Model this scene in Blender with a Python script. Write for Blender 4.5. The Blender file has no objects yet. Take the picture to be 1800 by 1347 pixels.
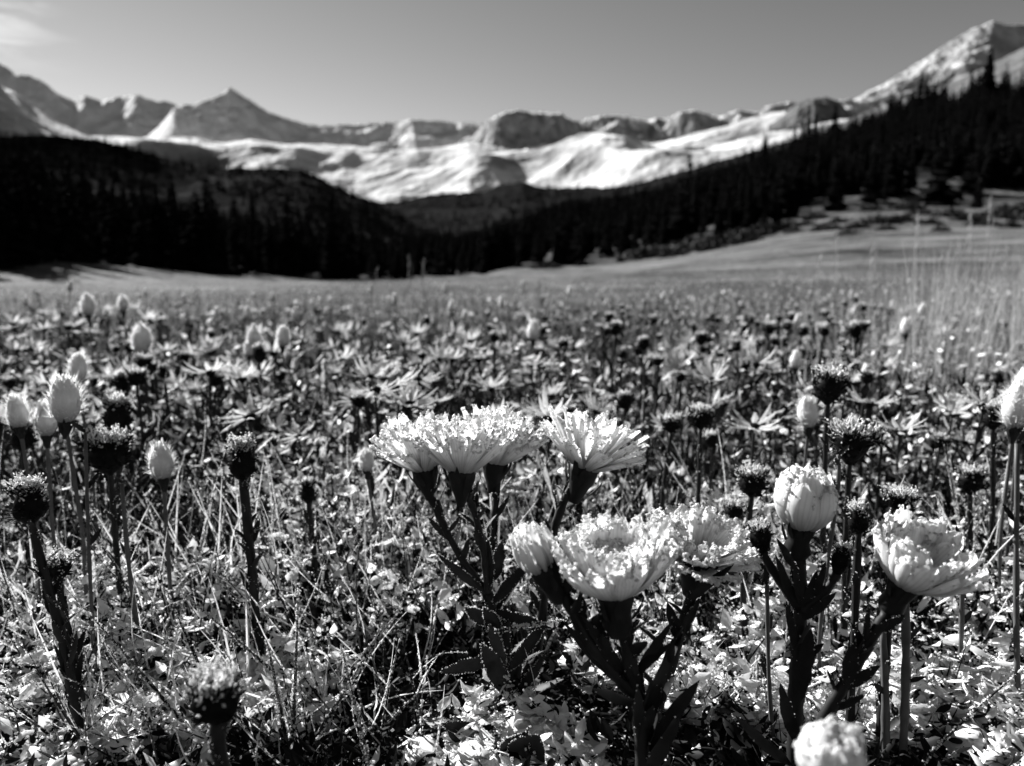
import bpy, math, random
import numpy as np
from mathutils import Matrix, Vector

sc = bpy.context.scene
C = sc.collection
PI = math.pi
RNG = np.random.default_rng(7)
random.seed(7)

# ------------------------------------------------------------------ camera
FPX = 1330.0                      # focal length in pixels of an 1800 x 1347 frame
CX, CY = 900.0, 673.5
HORIZON = 490.0
CAM_H = 0.178
PITCH = math.atan((CY - HORIZON) / FPX)
cam_d = bpy.data.cameras.new('camera')
cam = bpy.data.objects.new('camera', cam_d)
C.objects.link(cam)
cam.location = (0, 0, CAM_H)
cam.rotation_euler = (PI / 2 - PITCH, 0, 0)
cam_d.sensor_fit = 'HORIZONTAL'
cam_d.sensor_width = 36.0
cam_d.lens = 36.0 * FPX / 1800.0
cam_d.clip_start = 0.01
cam_d.clip_end = 30000
cam_d.dof.use_dof = True
cam_d.dof.focus_distance = 0.272
cam_d.dof.aperture_fstop = 13.5
sc.camera = cam

# ------------------------------------------------------------------ sky and sun
SUN_AZ = math.radians(46)         # to the left of straight ahead
SUN_EL = math.radians(27.5)
world = bpy.data.worlds.new('World')
sc.world = world
world.use_nodes = True
wn = world.node_tree.nodes
wl = world.node_tree.links
wn.clear()
w_out = wn.new('ShaderNodeOutputWorld')
w_bg = wn.new('ShaderNodeBackground')
w_sky = wn.new('ShaderNodeTexSky')
w_sky.sky_type = 'NISHITA'
w_sky.sun_disc = False
w_sky.sun_elevation = SUN_EL
w_sky.sun_rotation = -SUN_AZ
w_sky.altitude = 3300
w_sky.air_density = 3.0
w_sky.dust_density = 0.6
w_sky.ozone_density = 1.0
w_sep = wn.new('ShaderNodeSeparateColor')
wl.new(w_sky.outputs[0], w_sep.inputs[0])


def wmath(op, a, b=None, clamp=False):
    n = wn.new('ShaderNodeMath')
    n.operation = op
    n.use_clamp = clamp
    for i, v in enumerate((a, b)):
        if v is None:
            continue
        if isinstance(v, (int, float)):
            n.inputs[i].default_value = v
        else:
            wl.new(v, n.inputs[i])
    return n.outputs[0]


# black and white film behind an orange filter: mostly red and green light counts
w_r = wmath('MULTIPLY', w_sep.outputs[0], 0.50)
w_g = wmath('MULTIPLY', w_sep.outputs[1], 0.05)
w_b = wmath('MULTIPLY', w_sep.outputs[2], 0.0)
w_lum = wmath('ADD', wmath('ADD', w_r, w_g), w_b)
# contrasty film stock
w_lum = wmath('MULTIPLY', wmath('POWER', w_lum, 1.5), 0.51)
# thin cirrus low on the sun's side
w_tc = wn.new('ShaderNodeTexCoord')
w_map = wn.new('ShaderNodeMapping')
w_map.inputs['Scale'].default_value = (7, 7, 34)
w_map.inputs['Rotation'].default_value = (0.10, 0.22, 0)
wl.new(w_tc.outputs['Generated'], w_map.inputs[0])
w_noise = wn.new('ShaderNodeTexNoise')
w_noise.inputs['Scale'].default_value = 1.6
w_noise.inputs['Detail'].default_value = 6
w_noise.inputs['Roughness'].default_value = 0.55
w_noise.inputs['Distortion'].default_value = 0.5
wl.new(w_map.outputs[0], w_noise.inputs['Vector'])
w_sepv = wn.new('ShaderNodeSeparateXYZ')
wl.new(w_tc.outputs['Generated'], w_sepv.inputs[0])
w_side = wn.new('ShaderNodeMapRange')
w_side.interpolation_type = 'SMOOTHSTEP'
w_side.inputs['From Min'].default_value = -0.45
w_side.inputs['From Max'].default_value = -0.60
wl.new(w_sepv.outputs[0], w_side.inputs[0])
w_alt = wn.new('ShaderNodeMapRange')
w_alt.interpolation_type = 'SMOOTHSTEP'
w_alt.inputs['From Min'].default_value = 0.20
w_alt.inputs['From Max'].default_value = 0.27
wl.new(w_sepv.outputs[2], w_alt.inputs[0])
w_cl = wn.new('ShaderNodeMapRange')
w_cl.interpolation_type = 'SMOOTHSTEP'
w_cl.inputs['From Min'].default_value = 0.44
w_cl.inputs['From Max'].default_value = 0.68
wl.new(w_noise.outputs[0], w_cl.inputs[0])
w_cm = wmath('MULTIPLY', wmath('MULTIPLY', w_cl.outputs[0], w_side.outputs[0]), w_alt.outputs[0])
w_fin = wmath('ADD', w_lum, wmath('MULTIPLY', wmath('MULTIPLY', w_cm, w_lum), 1.3))
w_cmb = wn.new('ShaderNodeCombineColor')
for i in range(3):
    wl.new(w_fin, w_cmb.inputs[i])
wl.new(w_cmb.outputs[0], w_bg.inputs[0])
w_bg.inputs[1].default_value = 0.05
wl.new(w_bg.outputs[0], w_out.inputs[0])

sun_d = bpy.data.lights.new('sun', 'SUN')
sun_d.energy = 5.0
sun_d.angle = math.radians(0.5)
sun_d.color = (1, 1, 1)
sun = bpy.data.objects.new('sun', sun_d)
C.objects.link(sun)
sun_vec = Vector((-math.sin(SUN_AZ) * math.cos(SUN_EL), math.cos(SUN_AZ) * math.cos(SUN_EL), math.sin(SUN_EL)))
sun.rotation_euler = sun_vec.to_track_quat('Z', 'Y').to_euler()
sun.location = (-30, 20, 30)

sc.view_settings.view_transform = 'Standard'
sc.view_settings.look = 'None'
sc.view_settings.gamma = 1.0
sc.view_settings.exposure = 1.6
sc.cycles.max_bounces = 6
sc.cycles.diffuse_bounces = 2
sc.cycles.transmission_bounces = 4
sc.cycles.transparent_max_bounces = 8
sc.cycles.use_denoising = True


# ------------------------------------------------------------------ helpers
def ray(px, py):
    """direction through a pixel of the 1800 x 1347 frame, scaled to run 1 m along +Y"""
    px = np.asarray(px, float)
    py = np.asarray(py, float)
    a = (px - CX) / FPX
    b = -(py - CY) / FPX
    c, s = math.cos(PITCH), math.sin(PITCH)
    y = c + b * s
    z = -s + b * c
    return np.stack([a / y, np.ones_like(y), z / y], -1)


def at(px, py, D):
    return np.array([0, 0, CAM_H]) + ray(px, py) * np.asarray(D, float)[..., None]


def P(px, py, D):
    return at(np.array(px, float), np.array(py, float), np.array(D, float))


class Noise:
    def __init__(self, seed):
        self.t = np.random.default_rng(seed).random((256, 256))

    def v(self, x, y):
        xi = np.floor(x).astype(int)
        yi = np.floor(y).astype(int)
        fx = x - xi
        fy = y - yi
        fx = fx * fx * (3 - 2 * fx)
        fy = fy * fy * (3 - 2 * fy)
        t = self.t
        a = t[xi % 256, yi % 256]
        b = t[(xi + 1) % 256, yi % 256]
        c = t[xi % 256, (yi + 1) % 256]
        d = t[(xi + 1) % 256, (yi + 1) % 256]
        return (a * (1 - fx) + b * fx) * (1 - fy) + (c * (1 - fx) + d * fx) * fy * 1.0

    def fbm(self, x, y, o=5, g=0.5):
        s = 0
        a = 1.0
        n = 0
        for i in range(o):
            s = s + a * (self.v(x * 2 ** i + 17.3 * i, y * 2 ** i + 5.1 * i) * 2 - 1)
            n += a
            a *= g
        return s / n

    def ridge(self, x, y, o=5, g=0.5):
        s = 0
        a = 1.0
        n = 0
        for i in range(o):
            s = s + a * (1 - np.abs(self.v(x * 2 ** i + 9.7 * i, y * 2 ** i + 3.3 * i) * 2 - 1) * 2)
            n += a
            a *= g
        return s / n


def mesh_from(name, verts, faces, smooth=False, attrs=None):
    """verts (N,3); faces (M,3) or (M,4) int arrays, or a list of both kinds"""
    me = bpy.data.meshes.new(name)
    verts = np.asarray(verts, np.float32)
    if not isinstance(faces, list):
        faces = [faces]
    faces = [np.asarray(f, np.int32) for f in faces if len(f)]
    me.vertices.add(len(verts))
    me.vertices.foreach_set('co', verts.ravel())
    idx = np.concatenate([f.ravel() for f in faces])
    sizes = np.concatenate([np.full(len(f), f.shape[1], np.int32) for f in faces])
    starts = np.concatenate([[0], np.cumsum(sizes)[:-1]]).astype(np.int32)
    me.loops.add(len(idx))
    me.loops.foreach_set('vertex_index', idx)
    me.polygons.add(len(sizes))
    me.polygons.foreach_set('loop_start', starts)
    me.polygons.foreach_set('loop_total', sizes)
    if smooth:
        me.polygons.foreach_set('use_smooth', np.ones(len(sizes), bool))
    for k, v in (attrs or {}).items():
        at_ = me.attributes.new(k, 'FLOAT', 'POINT')
        at_.data.foreach_set('value', np.asarray(v, np.float32).ravel())
    me.update(calc_edges=True)
    me.validate()
    return me


def link(name, me, mat=None, parent=None, mtx=None, **props):
    o = bpy.data.objects.new(name, me)
    C.objects.link(o)
    if mat is not None and me is not None and len(me.materials) == 0:
        me.materials.append(mat)
    if parent is not None:
        o.parent = parent
    if mtx is not None:
        o.matrix_basis = mtx
    for k, v in props.items():
        o[k] = v
    return o


def thing(name, label, cat, loc=(0, 0, 0), group=None):
    o = bpy.data.objects.new(name, None)
    C.objects.link(o)
    o.empty_display_size = 0.01
    o.location = [float(v) for v in loc]
    o['label'] = label
    o['category'] = cat
    if group:
        o['group'] = group
    return o


def grid_faces(nu, nv, wrap=False):
    """vertex index = i * nv + j, i over nu, j over nv"""
    i = np.arange(nu if wrap else nu - 1)
    j = np.arange(nv - 1)
    I, J = np.meshgrid(i, j, indexing='ij')
    I2 = (I + 1) % nu
    return np.stack([I * nv + J, I2 * nv + J, I2 * nv + J + 1, I * nv + J + 1], -1).reshape(-1, 4)


# ------------------------------------------------------------------ materials
def new_mat(name):
    m = bpy.data.materials.new(name)
    m.use_nodes = True
    nt = m.node_tree
    nt.nodes.clear()
    out = nt.nodes.new('ShaderNodeOutputMaterial')
    return m, nt, out


def N(nt, kind, **kw):
    n = nt.nodes.new(kind)
    for k, v in kw.items():
        setattr(n, k, v)
    return n


def setin(nt, node, i, v):
    if isinstance(v, (int, float)):
        node.inputs[i].default_value = v
    elif isinstance(v, tuple):
        node.inputs[i].default_value = v
    else:
        nt.links.new(v, node.inputs[i])


def math_(nt, op, a, b=None, c=None, clamp=False):
    n = N(nt, 'ShaderNodeMath', operation=op, use_clamp=clamp)
    for i, v in enumerate((a, b, c)):
        if v is not None:
            setin(nt, n, i, v)
    return n.outputs[0]


def noise_(nt, vec, scale, detail=4, rough=0.55, dist=0.0):
    n = N(nt, 'ShaderNodeTexNoise')
    n.inputs['Scale'].default_value = scale
    n.inputs['Detail'].default_value = detail
    n.inputs['Roughness'].default_value = rough
    n.inputs['Distortion'].default_value = dist
    if vec is not None:
        nt.links.new(vec, n.inputs['Vector'])
    return n.outputs[0]


def ramp_(nt, v, lo, hi, a=0.0, b=1.0):
    n = N(nt, 'ShaderNodeMapRange', interpolation_type='SMOOTHSTEP')
    nt.links.new(v, n.inputs[0])
    for k, x in (('From Min', lo), ('From Max', hi), ('To Min', a), ('To Max', b)):
        setin(nt, n, k, x)
    return n.outputs[0]


def grey_(nt, v):
    n = N(nt, 'ShaderNodeCombineColor')
    for i in range(3):
        nt.links.new(v, n.inputs[i])
    return n.outputs[0]


def mixf(nt, f, a, b):
    n = N(nt, 'ShaderNodeMix', data_type='FLOAT')
    setin(nt, n, 0, f)
    setin(nt, n, 2, a)
    setin(nt, n, 3, b)
    return n.outputs[0]


def coords(nt):
    return N(nt, 'ShaderNodeTexCoord').outputs['Object']


def position(nt):
    return N(nt, 'ShaderNodeNewGeometry').outputs['Position']


def bump_(nt, h, strength, dist):
    n = N(nt, 'ShaderNodeBump')
    n.inputs['Strength'].default_value = strength
    n.inputs['Distance'].default_value = dist
    nt.links.new(h, n.inputs['Height'])
    return n.outputs[0]


def principled(nt, out, base, rough=0.7, spec=0.3, normal=None):
    b = N(nt, 'ShaderNodeBsdfPrincipled')
    setin(nt, b, 'Base Color', base)
    setin(nt, b, 'Roughness', rough)
    b.inputs['Specular IOR Level'].default_value = spec
    if normal is not None:
        nt.links.new(normal, b.inputs['Normal'])
    if out is not None:
        nt.links.new(b.outputs[0], out.inputs[0])
    return b


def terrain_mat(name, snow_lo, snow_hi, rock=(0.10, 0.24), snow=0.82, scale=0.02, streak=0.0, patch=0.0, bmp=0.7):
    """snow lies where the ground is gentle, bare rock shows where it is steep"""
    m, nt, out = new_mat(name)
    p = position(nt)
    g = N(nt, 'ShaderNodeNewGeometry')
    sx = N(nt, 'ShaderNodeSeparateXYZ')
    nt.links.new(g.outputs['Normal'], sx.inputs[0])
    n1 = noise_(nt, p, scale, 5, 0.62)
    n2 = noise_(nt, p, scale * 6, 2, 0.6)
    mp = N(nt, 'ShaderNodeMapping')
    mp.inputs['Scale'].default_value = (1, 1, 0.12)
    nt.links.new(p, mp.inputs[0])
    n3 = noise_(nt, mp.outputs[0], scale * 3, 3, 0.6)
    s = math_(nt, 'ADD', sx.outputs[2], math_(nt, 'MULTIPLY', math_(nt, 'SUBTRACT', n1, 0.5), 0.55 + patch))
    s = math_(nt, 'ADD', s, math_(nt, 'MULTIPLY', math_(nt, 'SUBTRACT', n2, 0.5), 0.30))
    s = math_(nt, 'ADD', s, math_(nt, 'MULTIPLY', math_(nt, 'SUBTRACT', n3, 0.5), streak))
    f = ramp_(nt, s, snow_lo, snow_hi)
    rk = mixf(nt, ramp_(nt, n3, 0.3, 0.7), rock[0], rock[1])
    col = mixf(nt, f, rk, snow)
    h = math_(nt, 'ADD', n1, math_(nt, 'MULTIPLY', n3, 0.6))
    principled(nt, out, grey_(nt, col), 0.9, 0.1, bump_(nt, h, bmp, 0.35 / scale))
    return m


def wood_mat(name, lo, hi, scale):
    """far slopes under a close cover of trees and scrub"""
    m, nt, out = new_mat(name)
    p = position(nt)
    n1 = noise_(nt, p, scale, 3, 0.65)
    n2 = noise_(nt, p, scale * 0.12, 3, 0.6)
    col = mixf(nt, ramp_(nt, math_(nt, 'ADD', n1, math_(nt, 'MULTIPLY', n2, 0.7)), 0.6, 1.1), lo, hi)
    principled(nt, out, grey_(nt, col), 1.0, 0.0, bump_(nt, n1, 1.0, 0.5 / scale))
    return m


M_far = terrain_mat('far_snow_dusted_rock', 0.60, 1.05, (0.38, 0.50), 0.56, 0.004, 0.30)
M_cliff = terrain_mat('cliff_rock', 0.62, 0.80, (0.10, 0.26), 0.72, 0.008, 0.3)
M_snow = terrain_mat('snowfield', 0.66, 1.02, (0.10, 0.20), 0.62, 0.003, 0.0, 0.34, 0.35)
M_peak = terrain_mat('windblown_peak', 0.66, 1.02, (0.20, 0.34), 0.54, 0.006, 0.5, 0.2)
M_shoulder = terrain_mat('dry_alpine_turf', 1.0, 1.25, (0.05, 0.12), 0.5, 0.02, 0.2)
M_wood = wood_mat('wooded_slope', 0.012, 0.032, 0.05)  # left hill's slope: colour kept very dark to stand in for missing shade
M_knoll = terrain_mat('knoll_rock', 1.05, 1.3, (0.05, 0.14), 0.5, 0.02, 0.4)
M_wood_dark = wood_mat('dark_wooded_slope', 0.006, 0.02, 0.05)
M_wood_near = wood_mat('forest_floor', 0.012, 0.03, 0.3)


def slope_range(name, crest, foot, mat, u=(-900, 2700), nu=360, nt_=90, prof=1.0, amp=0.0, wl=400.0, seed=1,
                back=0.7, crest_amp=0.0, ridge=0.5, prof_fn=None, gain=0.52, cw=0.35):
    """a mountain side: crest and foot are (px, py, metres away) of the lines it runs between"""
    us = np.linspace(u[0], u[1], nu)
    cr = np.array(crest, float)
    ft = np.array(foot, float)
    yc, Dc = np.interp(us, cr[:, 0], cr[:, 1]), np.interp(us, cr[:, 0], cr[:, 2])
    yf, Df = np.interp(us, ft[:, 0], ft[:, 1]), np.interp(us, ft[:, 0], ft[:, 2])
    Pc, Pf = at(us, yc, Dc), at(us, yf, Df)
    nb = max(6, nt_ // 5)
    t = np.concatenate([np.linspace(0, 1, nt_), 1 + back * np.linspace(0, 1, nb + 1)[1:]])
    T = t[None, :, None]
    V = Pf[:, None, :] * (1 - T) + Pc[:, None, :] * T
    pr = prof_fn(np.clip(t, 0, 1)) if prof_fn else np.clip(t, 0, 1) ** prof
    H = (Pc[:, 2] - Pf[:, 2])[:, None]
    z = Pf[:, 2][:, None] + H * pr[None, :]
    over = np.clip(t - 1, 0, None)[None, :]
    z = z - H * over * 0.9
    n = Noise(seed)
    x, y = V[..., 0] / wl, V[..., 1] / wl
    d = (1 - ridge) * n.fbm(x, y, 7, gain) + ridge * n.ridge(x + 40, y + 11, 7, gain)
    win = np.clip(np.minimum(t / 0.15, np.abs(1 - t) / cw), 0, 1)[None, :]
    z = z + amp * d * win + crest_amp * n.fbm(x * 9, y * 9, 4, 0.6) * (1 - win) * (t > 0.1)[None, :]
    V[..., 2] = z
    me = mesh_from(name, V.reshape(-1, 3), grid_faces(nu, len(t))[:, ::-1] if False else grid_faces(nu, len(t)), True)
    return link(name, me, mat, kind='structure')


# ------------------------------------------------------------------ mountains, far to near
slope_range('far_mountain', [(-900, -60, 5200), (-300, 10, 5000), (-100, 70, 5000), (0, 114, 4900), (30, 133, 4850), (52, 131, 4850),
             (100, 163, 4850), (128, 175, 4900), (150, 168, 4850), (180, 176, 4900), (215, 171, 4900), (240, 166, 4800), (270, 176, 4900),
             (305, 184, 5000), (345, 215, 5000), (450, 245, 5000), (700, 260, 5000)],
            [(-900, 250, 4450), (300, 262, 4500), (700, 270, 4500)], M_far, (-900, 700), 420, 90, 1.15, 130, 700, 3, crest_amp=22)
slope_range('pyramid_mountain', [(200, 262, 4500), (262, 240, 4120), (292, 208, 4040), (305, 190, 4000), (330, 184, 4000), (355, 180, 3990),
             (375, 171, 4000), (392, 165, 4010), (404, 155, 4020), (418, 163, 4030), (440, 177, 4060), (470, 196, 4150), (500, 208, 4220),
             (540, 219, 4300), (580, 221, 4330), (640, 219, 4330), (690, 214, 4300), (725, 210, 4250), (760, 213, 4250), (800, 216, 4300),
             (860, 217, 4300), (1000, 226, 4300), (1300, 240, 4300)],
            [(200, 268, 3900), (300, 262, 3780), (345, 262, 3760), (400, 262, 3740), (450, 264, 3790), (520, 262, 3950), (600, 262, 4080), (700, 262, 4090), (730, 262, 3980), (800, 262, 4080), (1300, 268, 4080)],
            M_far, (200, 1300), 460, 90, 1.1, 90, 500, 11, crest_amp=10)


def cliff_prof(t):
    return np.where(t < 0.62, t / 0.62 * 0.32, np.where(t < 0.8, 0.32 + (t - 0.62) / 0.18 * 0.58, 0.9 + (t - 0.8) / 0.2 * 0.1))


slope_range('cliff_mountain', [(780, 275, 3500), (830, 245, 3350), (858, 219, 3250), (876, 207, 3220), (892, 200, 3200), (935, 199, 3200),
             (985, 204, 3230), (1008, 214, 3300), (1022, 222, 3350), (1034, 210, 3350), (1060, 206, 3300), (1085, 205, 3280), (1110, 207, 3300),
             (1140, 214, 3300), (1172, 212, 3250), (1196, 200, 3200), (1222, 196, 3180), (1242, 201, 3200), (1262, 211, 3250), (1290, 200, 3200),
             (1312, 198, 3200), (1335, 204, 3200), (1352, 193, 3150), (1376, 190, 3150), (1402, 186, 3150), (1460, 180, 3150), (1600, 190, 3150)],
            [(780, 285, 2700), (880, 280, 2650), (1000, 280, 2680), (1030, 276, 2850), (1090, 272, 2750), (1160, 266, 2800), (1220, 258, 2700), (1265, 252, 2800), (1300, 240, 2740), (1400, 225, 2750), (1600, 230, 2800)],
            M_cliff, (780, 1600), 520, 110, 1, 46, 130, 23, crest_amp=14, ridge=0.7, prof_fn=cliff_prof)
slope_range('snow_basin', [(-200, 262, 3300), (60, 246, 3300), (150, 240, 3200), (220, 241, 3200), (300, 247, 3200), (400, 252, 3150), (440, 244, 3100),
             (470, 250, 3100), (520, 254, 3050), (620, 257, 3000), (700, 266, 2950), (760, 263, 2900), (825, 250, 2800), (880, 262, 2700), (950, 270, 2600),
             (1010, 268, 2600), (1060, 259, 2550), (1150, 254, 2500), (1250, 232, 2450), (1330, 211, 2400), (1380, 198, 2350), (1440, 192, 2300), (1700, 200, 2300)],
            [(-200, 350, 1500), (400, 372, 1400), (640, 378, 1400), (850, 365, 1400), (1000, 372, 1300), (1200, 340, 1300), (1700, 300, 1300)],
            M_snow, (-200, 1700), 520, 170, 1.0, 150, 460, 31, crest_amp=5, ridge=0.35, gain=0.38, cw=0.55)
slope_range('rock_knoll', [(1350, 225, 1900), (1378, 203, 1850), (1390, 191, 1830), (1402, 181, 1820), (1430, 174, 1800), (1455, 172, 1800), (1474, 178, 1820), (1492, 196, 1860), (1520, 220, 1900)],
            [(1350, 232, 1750), (1430, 226, 1700), (1520, 232, 1750)], M_knoll, (1350, 1520), 120, 50, 0.7, 12, 60, 41, crest_amp=5, ridge=0.6)
slope_range('high_peak', [(1400, 225, 1980), (1470, 190, 2000), (1500, 177, 2010), (1540, 156, 2030), (1590, 125, 2060), (1640, 96, 2090), (1680, 67, 2110), (1715, 48, 2120),
             (1745, 37, 2120), (1765, 41, 2120), (1800, 44, 2130), (1860, 30, 2100), (2000, 60, 2200), (2700, 160, 2400)],
            [(1400, 250, 1800), (1550, 240, 1790), (1640, 235, 1770), (1740, 230, 1740), (1800, 230, 1760), (2700, 260, 1900)], M_peak, (1400, 2700), 360, 110, 1.05, 75, 330, 52, crest_amp=7, ridge=0.6)
slope_range('bare_shoulder', [(1480, 215, 1150), (1560, 182, 1100), (1620, 166, 1050), (1680, 142, 1000), (1740, 114, 960), (1800, 84, 930), (1900, 40, 900), (2200, 0, 900), (2700, 40, 1000)],
            [(1480, 300, 600), (1800, 280, 520), (2700, 250, 520)], M_shoulder, (1480, 2700), 240, 70, 1.0, 16, 160, 61, crest_amp=2)
slope_range('left_spur', [(-1100, -420, 2300), (-600, -400, 2300), (-300, -290, 2300), (-150, -150, 2300), (-50, 70, 2300), (0, 150, 2300), (30, 164, 2300), (60, 190, 2350), (100, 215, 2400), (160, 243, 2450), (230, 263, 2500), (330, 285, 2550)],  # unseen crest off the left side is raised to cast shade on the hill
            [(-900, 300, 1300), (0, 330, 1400), (330, 340, 1600)], M_peak, (-1100, 330), 280, 90, 1.0, 50, 300, 71, crest_amp=6)
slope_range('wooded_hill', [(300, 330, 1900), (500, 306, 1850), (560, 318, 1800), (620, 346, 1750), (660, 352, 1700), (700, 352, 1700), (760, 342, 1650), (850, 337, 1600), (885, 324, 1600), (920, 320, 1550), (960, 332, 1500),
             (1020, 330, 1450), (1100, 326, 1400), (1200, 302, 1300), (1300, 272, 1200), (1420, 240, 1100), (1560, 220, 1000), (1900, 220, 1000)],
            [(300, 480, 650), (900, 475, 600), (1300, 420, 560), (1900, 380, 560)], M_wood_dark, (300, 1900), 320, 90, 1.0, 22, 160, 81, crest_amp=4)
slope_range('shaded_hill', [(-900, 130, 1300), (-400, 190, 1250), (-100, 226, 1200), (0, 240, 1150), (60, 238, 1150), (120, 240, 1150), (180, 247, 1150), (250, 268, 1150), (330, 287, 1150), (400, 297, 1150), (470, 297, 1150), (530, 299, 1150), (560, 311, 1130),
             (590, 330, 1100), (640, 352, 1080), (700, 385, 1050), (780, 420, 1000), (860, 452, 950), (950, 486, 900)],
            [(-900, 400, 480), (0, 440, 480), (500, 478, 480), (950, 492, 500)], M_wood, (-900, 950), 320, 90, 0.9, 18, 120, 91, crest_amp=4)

# ------------------------------------------------------------------ meadow ground, out to the back of the near forest
EDGE = np.array([(-2500, 430, 110), (-600, 425, 105), (-200, 432, 105), (0, 422, 110), (100, 434, 112), (200, 452, 115), (300, 469, 118), (400, 483, 120), (500, 491, 120), (600, 496, 120), (800, 491, 115),
                 (860, 483, 112), (900, 474, 112), (1000, 470, 112), (1100, 460, 116), (1200, 440, 122), (1300, 415, 128), (1400, 388, 135), (1500, 368, 142),
                 (1600, 358, 148), (1700, 352, 150), (1800, 346, 150), (2300, 330, 150), (4300, 330, 150)], float)
BACK = np.array([(-2500, 220, 400), (-600, 250, 400), (-200, 300, 400), (0, 318, 400), (100, 340, 400), (200, 375, 400), (300, 405, 400), (500, 440, 400), (700, 462, 400), (850, 452, 400), (950, 410, 400),
                 (1000, 395, 400), (1100, 378, 400), (1200, 352, 400), (1300, 322, 400), (1400, 275, 400), (1500, 232, 400), (1600, 200, 400), (1700, 178, 400), (1800, 200, 400),
                 (2300, 240, 400), (4300, 240, 400)], float)
G_N = Noise(101)
EDGE_Z = at(EDGE[:, 0], EDGE[:, 1], EDGE[:, 2])[:, 2] 
BACK_Z = at(BACK[:, 0], BACK[:, 1], BACK[:, 2])[:, 2]


def ground_z(x, y):
    x = np.asarray(x, float)
    y = np.asarray(y, float)
    r = np.hypot(x, y)
    ys = np.where(y > 0.02 * r, y, 0.02 * r + 1e-6)
    px = np.clip(CX + FPX * x / ys, -2500, 4300)
    front = np.clip(y / (0.35 * r + 1e-6), 0, 1)
    R = np.interp(px, EDGE[:, 0], EDGE[:, 2])
    ze = np.interp(px, EDGE[:, 0], EDGE_Z) * front
    zb = np.interp(px, BACK[:, 0], BACK_Z) * front
    yy = np.where(y > 0, y, r)
    t = yy / R
    z1 = ze * np.clip(t, 0, 1) ** np.interp(px, [300, 900], [2.7, 1.7])
    # on the sunward side the meadow stays level, then a bank climbs to the forest
    u = np.clip((yy - 50) / (R - 50), 0, 1)
    zl = np.where(yy < 50, -0.25 * (np.clip(yy, 0, 50) / 50) ** 2, -0.25 + (ze + 0.25) * u ** 1.1)
    wl_ = np.clip((850 - px) / 350, 0, 1)
    wl_ = wl_ * wl_ * (3 - 2 * wl_) * front
    z1 = z1 * (1 - wl_) + zl * wl_
    s = np.clip((yy - R) / (400 - R), 0, None)
    z = z1 + (zb - ze) * np.minimum(s, 1.4) ** 0.95
    far = np.clip(r / 20, 0, 1)
    z = z + 0.30 * far * G_N.fbm(x / 9, y / 9, 4) * np.clip(1.3 - t, 0.2, 1)
    z = z + 0.016 * np.clip(1.2 - r / 4, 0, 1) * G_N.fbm(x / 0.14, y / 0.14, 4)
    return z


def build_ground():
    th = np.concatenate([np.linspace(-48, 48, 420), np.linspace(48, 312, 90)[1:-1]]) * PI / 180
    rr = np.exp(np.linspace(math.log(0.02), math.log(560), 330))
    TH, RR = np.meshgrid(th, rr, indexing='ij')
    x, y = RR * np.sin(TH), RR * np.cos(TH)
    z = ground_z(x, y)
    V = np.stack([x, y, z], -1).reshape(-1, 3)
    f = grid_faces(len(th), len(rr), True)
    V = np.concatenate([V, [[0, 0, float(ground_z(0.0, 0.001))]]])
    c = len(V) - 1
    i = np.arange(len(th))
    cap = np.stack([np.full(len(th), c), ((i + 1) % len(th)) * len(rr), i * len(rr)], -1)
    m, nt, out = new_mat('meadow_soil_and_turf')
    p = position(nt)
    ln = N(nt, 'ShaderNodeVectorMath', operation='LENGTH')
    nt.links.new(p, ln.inputs[0])
    dist = ln.outputs['Value']
    n1 = noise_(nt, p, 45, 3, 0.65)
    n2 = noise_(nt, p, 260, 2, 0.6)
    frost = ramp_(nt, math_(nt, 'ADD', n1, math_(nt, 'MULTIPLY', math_(nt, 'SUBTRACT', n2, 0.5), 0.5)), 0.56, 0.66)
    near = mixf(nt, frost, 0.012, 0.5)
    n3 = noise_(nt, p, 0.25, 5, 0.7)
    n4 = noise_(nt, p, 3.5, 3, 0.7)
    mp = N(nt, 'ShaderNodeMapping')
    mp.inputs['Scale'].default_value = (0.05, 0.22, 0.2)
    nt.links.new(p, mp.inputs[0])
    n5 = noise_(nt, mp.outputs[0], 1.0, 6, 0.6)
    turf = math_(nt, 'ADD', math_(nt, 'MULTIPLY', n3, 0.35), math_(nt, 'ADD', math_(nt, 'MULTIPLY', n4, 0.35), math_(nt, 'MULTIPLY', n5, 0.5)))
    grass = ramp_(nt, turf, 0.50, 0.74, 0.018, 0.21)
    wood = mixf(nt, n3, 0.012, 0.03)
    c1 = mixf(nt, ramp_(nt, dist, 0.9, 3.0), near, grass)
    c2 = mixf(nt, ramp_(nt, dist, 175, 240), c1, wood)
    h = math_(nt, 'ADD', n4, n3)
    principled(nt, out, grey_(nt, c2), 0.95, 0.05, bump_(nt, h, 0.6, 0.3))
    me = mesh_from('meadow_ground', V, [f, cap], True)
    link('meadow_ground', me, m, kind='structure')


build_ground()

# ------------------------------------------------------------------ trees
M_needle, _nt, _o = new_mat('spruce_needles')
_v = noise_(_nt, coords(_nt), 3.0, 3)
principled(_nt, _o, grey_(_nt, mixf(_nt, _v, 0.003, 0.007)), 0.9, 0.0)
M_bark, _nt, _o = new_mat('bark')
principled(_nt, _o, grey_(_nt, mixf(_nt, noise_(_nt, coords(_nt), 6.0), 0.03, 0.10)), 0.9, 0.1)


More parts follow.
